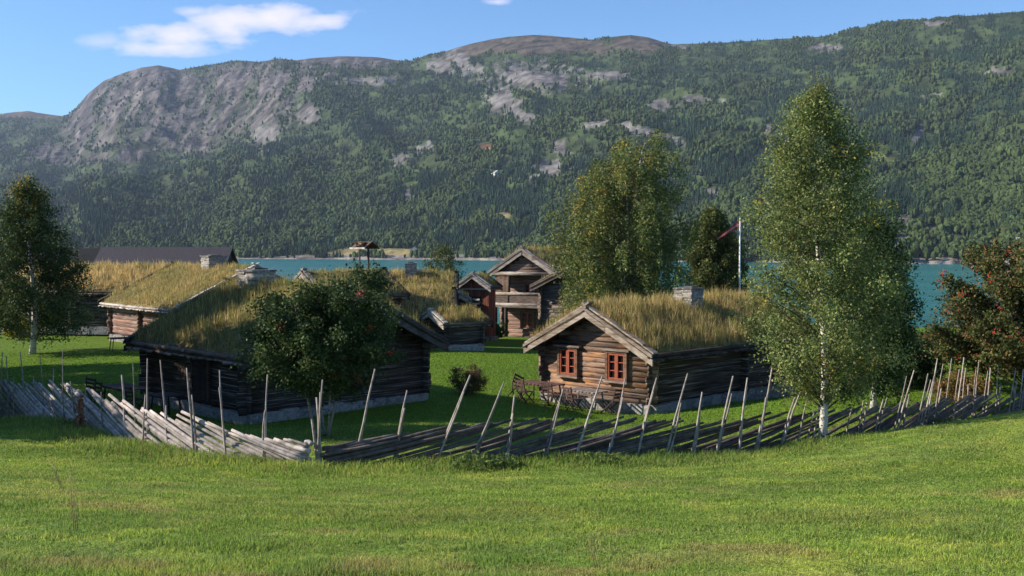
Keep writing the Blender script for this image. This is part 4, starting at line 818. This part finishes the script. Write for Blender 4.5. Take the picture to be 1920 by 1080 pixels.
# ------------------------------------------------------------------ furniture
def slat_table(label, loc, rz, w=.8, l=1.4, h=.74, col=(.12, .06, .045), slats_along=False, group='garden tables'):
    rt = empty('garden_table', loc, rz, label, 'garden table', group); b = MB(); n = 9
    for i in range(n): b.box((-l/2+(i+.5)*l/n, 0, h), (l/n*.72, w, .03), np.array(col)*random.uniform(.75, 1.3))
    for s_ in (-1, 1): b.box((0, s_*(w/2-.06), h-.035), (l, .05, .04), col)
    b.build('tabletop', M_wood, rt)
    for sx_, sy_ in ((-1, -1), (-1, 1), (1, -1), (1, 1)):
        b = MB(); b.tube([(sx_*(l/2-.12), sy_*(w/2-.05), 0), (sx_*(l/2-.2), sy_*(w/2-.12), h-.03)], .03, 4, np.array(col)*.7, smooth=False); b.build('leg', M_wood, rt)
    return rt
def chair(label, loc, rz, tilt=0, col=(.09, .05, .04), group='folding garden chairs'):
    rt = empty('garden_chair', loc, rz, label, 'garden chair', group); rt.rotation_euler = (0, tilt, rz); b = MB()
    for i in range(5): b.box((0, -.2+i*.1, .44), (.44, .07, .025), col)
    b.build('seat', M_wood, rt); b = MB()
    for s_ in (-1, 1): b.box((s_*.21, .27, .66), (.035, .035, .5), col, rx=-.2)
    for i in range(3): b.box((0, .25+i*.035, .58+i*.13), (.42, .02, .07), col)
    b.build('backrest', M_wood, rt)
    for s_ in (-1, 1):
        b = MB(); b.tube([(s_*.21, -.24, 0), (s_*.21, .22, .45)], .022, 4, np.array(col)*.8, smooth=False); b.build('leg', M_wood, rt)
        b = MB(); b.tube([(s_*.18, .24, 0), (s_*.18, -.2, .45)], .022, 4, np.array(col)*.8, smooth=False); b.build('leg', M_wood, rt)
    return rt
yM = math.atan2(uM[1], uM[0]); vM = np.array([-uM[1], uM[0]])
def onM(a, o):
    q = C0[:2]+uM*a-vM*o; return (q[0], q[1], g1(*q)-.01)
slat_table('brown slatted garden table at the left end of the sunlit gable', onM(.75, 1.0), yM, .85, 1.7, .74, (.16, .08, .065))
slat_table('grey slatted garden table under the right red window, beside the brown one', onM(2.85, .95), yM, .8, 1.5, .74, (.30, .25, .23))
chair('dark folding chair tipped against the left end of the brown slatted table', onM(-.45, 1.15), yM+1.3, .45)
chair('dark folding chair in front of the brown slatted table', onM(.7, 1.75), yM+3.1, 0); chair('dark folding chair standing between the two slatted tables', onM(1.85, 1.6), yM+3.3); chair('dark folding chair at the right end of the grey slatted table', onM(3.85, .8), yM-1.4, -.1); chair('dark folding chair before the grey slatted table', onM(3.0, 1.7), yM+3.0)
vA = np.array([-uA[1], uA[0]])
def onA(a, o): q = C1[:2]+vA*a-uA*o; return (q[0], q[1], g1(*q)-.01)
yA = math.atan2(uA[1], uA[0])
slat_table('dark slatted garden table by the shaded side of the large dark log house', onA(5.2, 1.5), yA+math.pi/2, .9, 2.0, .74, (.085, .06, .055)); slat_table('short dark garden table near the near corner of the large dark log house', onA(2.7, 1.3), yA+math.pi/2, .75, 1.1, .72, (.08, .055, .05))
chair('folding chair in the shade at the far end of the long dark table', onA(6.9, 1.9), yA+.4, .3, (.07, .045, .045)); chair('folding chair in the shade between both dark tables', onA(4.0, 1.7), yA+1.8, 0, (.09, .05, .045)); chair('folding chair with its back to the fence before the long dark table', onA(5.4, 2.6), yA-1.5, 0, (.08, .05, .05))
qb = P(222, 650, 62); slat_table('small dark table at the corner of the red brown log house, far left', (X(222, 62.5), 62.5, g1(X(222, 62.5), 62.5)), .6, .8, 1.2, .76, (.06, .04, .035)); chair('folding chair at the small table by the red brown log house', (X(244, 61.5), 61.5, g1(X(244, 61.5), 61.5)), 2.2, .0, (.10, .08, .07))
# ------------------------------------------------------------------ flagpole with pennant
fp = gp(1387, 72); r = empty('flagpole', (fp[0], 72, -.6), 0, 'white flagpole with a red pennant rising between the two birches', 'flagpole')
zt_ = 6+(470-408)/2000*72+.6; b = MB(); b.tube([(0, 0, 0), (0, 0, zt_*.5), (0, 0, zt_)], [.075, .065, .04], 8, (.75, .74, .70)); b.build('pole', M_paintw, r)
b = MB(); b.box((0, 0, zt_+.05), (.12, .12, .1), (.6, .55, .3)); b.build('finial', M_paintw, r)
fl = empty('pennant', (fp[0], 72, zt_-1.0), 0, 'long narrow red, white and blue pennant drooping left from the flagpole', 'pennant')
def strip(o0, o1, th, col, nm):
    n = 14; vv = []
    for i in range(n+1):
        f = i/n; xx = -.08-1.45*f; wv = .06*math.sin(f*9); w_ = .42*(1-.8*f); zc_ = -.1-1.0*f**1.2
        for sy in (-th, th):
            for o_ in (o0, o1): vv.append((xx, wv+sy, zc_+w_*o_))
    fs = []
    for i in range(n):
        a = i*4; c = a+4; fs += [(a, c, c+1, a+1), (a+3, c+3, c+2, a+2), (a+1, c+1, c+3, a+3), (a+2, c+2, c, a)]
    fs += [(0, 1, 3, 2), (n*4+2, n*4+3, n*4+1, n*4)]
    b = MB(); b.add(vv, fs, col); b.build(nm, M_cloth, fl)
strip(-.5, .5, .004, (.50, .04, .04), 'cloth'); strip(-.14, .14, .007, (.75, .72, .70), 'white_stripe'); strip(-.06, .06, .010, (.02, .04, .2), 'blue_stripe')
# ------------------------------------------------------------------ farms across the lake
def far_house(px_, tq, lb_, w_, l_, hh_, wc, rc_):
    p = mount_at(np.array([float(px_)]), np.array([tq]))[0]; rt = empty('farmhouse', (p[0], p[1], p[2]-1), R(random.uniform(-30, 30)), lb_, 'house', 'farmhouses across the lake')
    b = MB(); b.prism([(-w_/2, 0), (w_/2, 0), (w_/2, hh_), (0, hh_+w_*.4), (-w_/2, hh_)], -l_/2, l_/2, wc); b.build('wall', M_paintw, rt)
    b = MB(); slab(b, -w_/2-.8, hh_-.5, 0, hh_+w_*.4+.1, .5, -l_/2-.7, l_/2+.7, rc_); slab(b, w_/2+.8, hh_-.5, 0, hh_+w_*.4+.1, .5, -l_/2-.7, l_/2+.7, rc_); b.build('roof', M_paintw, rt)
def t_for(px_, py_):
    tq = np.linspace(.004, .99, 500); p = mount_at(np.full(500, float(px_)), tq); ax, ay = project(p[:, 0], p[:, 1], p[:, 2]); return float(tq[np.argmin(abs(ay-py_))])
far_house(778, t_for(778, 470), 'white farmhouse above the pale field across the lake', 5, 8, 3.5, (.7, .68, .64), (.25, .24, .24))
far_house(793, t_for(793, 466), 'grey roofed barn behind the white farmhouse across the lake', 6, 10, 3, (.3, .27, .25), (.35, .35, .36))
far_house(930, t_for(930, 330), 'isolated white farmhouse high on the wooded slope', 9, 16, 5, (.7, .68, .64), (.5, .48, .46))
far_house(1905, t_for(1905, 462), 'farmhouse on the far right shore above the berried rowan', 7, 10, 4.5, (.5, .45, .4), (.2, .18, .18))
# ------------------------------------------------------------------ haze
hz = MB(); zlo_, zhi = -9, float(max(h.max(), 800))+25; x0, x1, y0, y1 = float(x.min())-9050, float(x.max())+9050, -1200, float(y.max())+9050
x0 = min(x0, -9050); x1 = max(x1, 9050)
hz.box(((x0+x1)/2, (y0+y1)/2, (zlo_+zhi)/2), (x1-x0, y1-y0, zhi-zlo_))
mh = bpy.data.materials.new('haze'); mh.use_nodes = True; n = mh.node_tree.nodes; n.clear(); vo = n.new('ShaderNodeVolumePrincipled'); oo = n.new('ShaderNodeOutputMaterial')
vo.inputs['Color'].default_value = (.60, .74, 1, 1); vo.inputs['Density'].default_value = .000048; vo.inputs['Anisotropy'].default_value = 0.0
mh.node_tree.links.new(vo.outputs[0], oo.inputs['Volume'])
tag(hz.build('haze', mh), 'thin blue air over the lake and mountain', 'haze', kind='stuff')
print('HAZE', x0, x1, y0, y1, zhi, 'verts', sum(len(o.data.vertices) for o in sc.objects if o.type == 'MESH'))
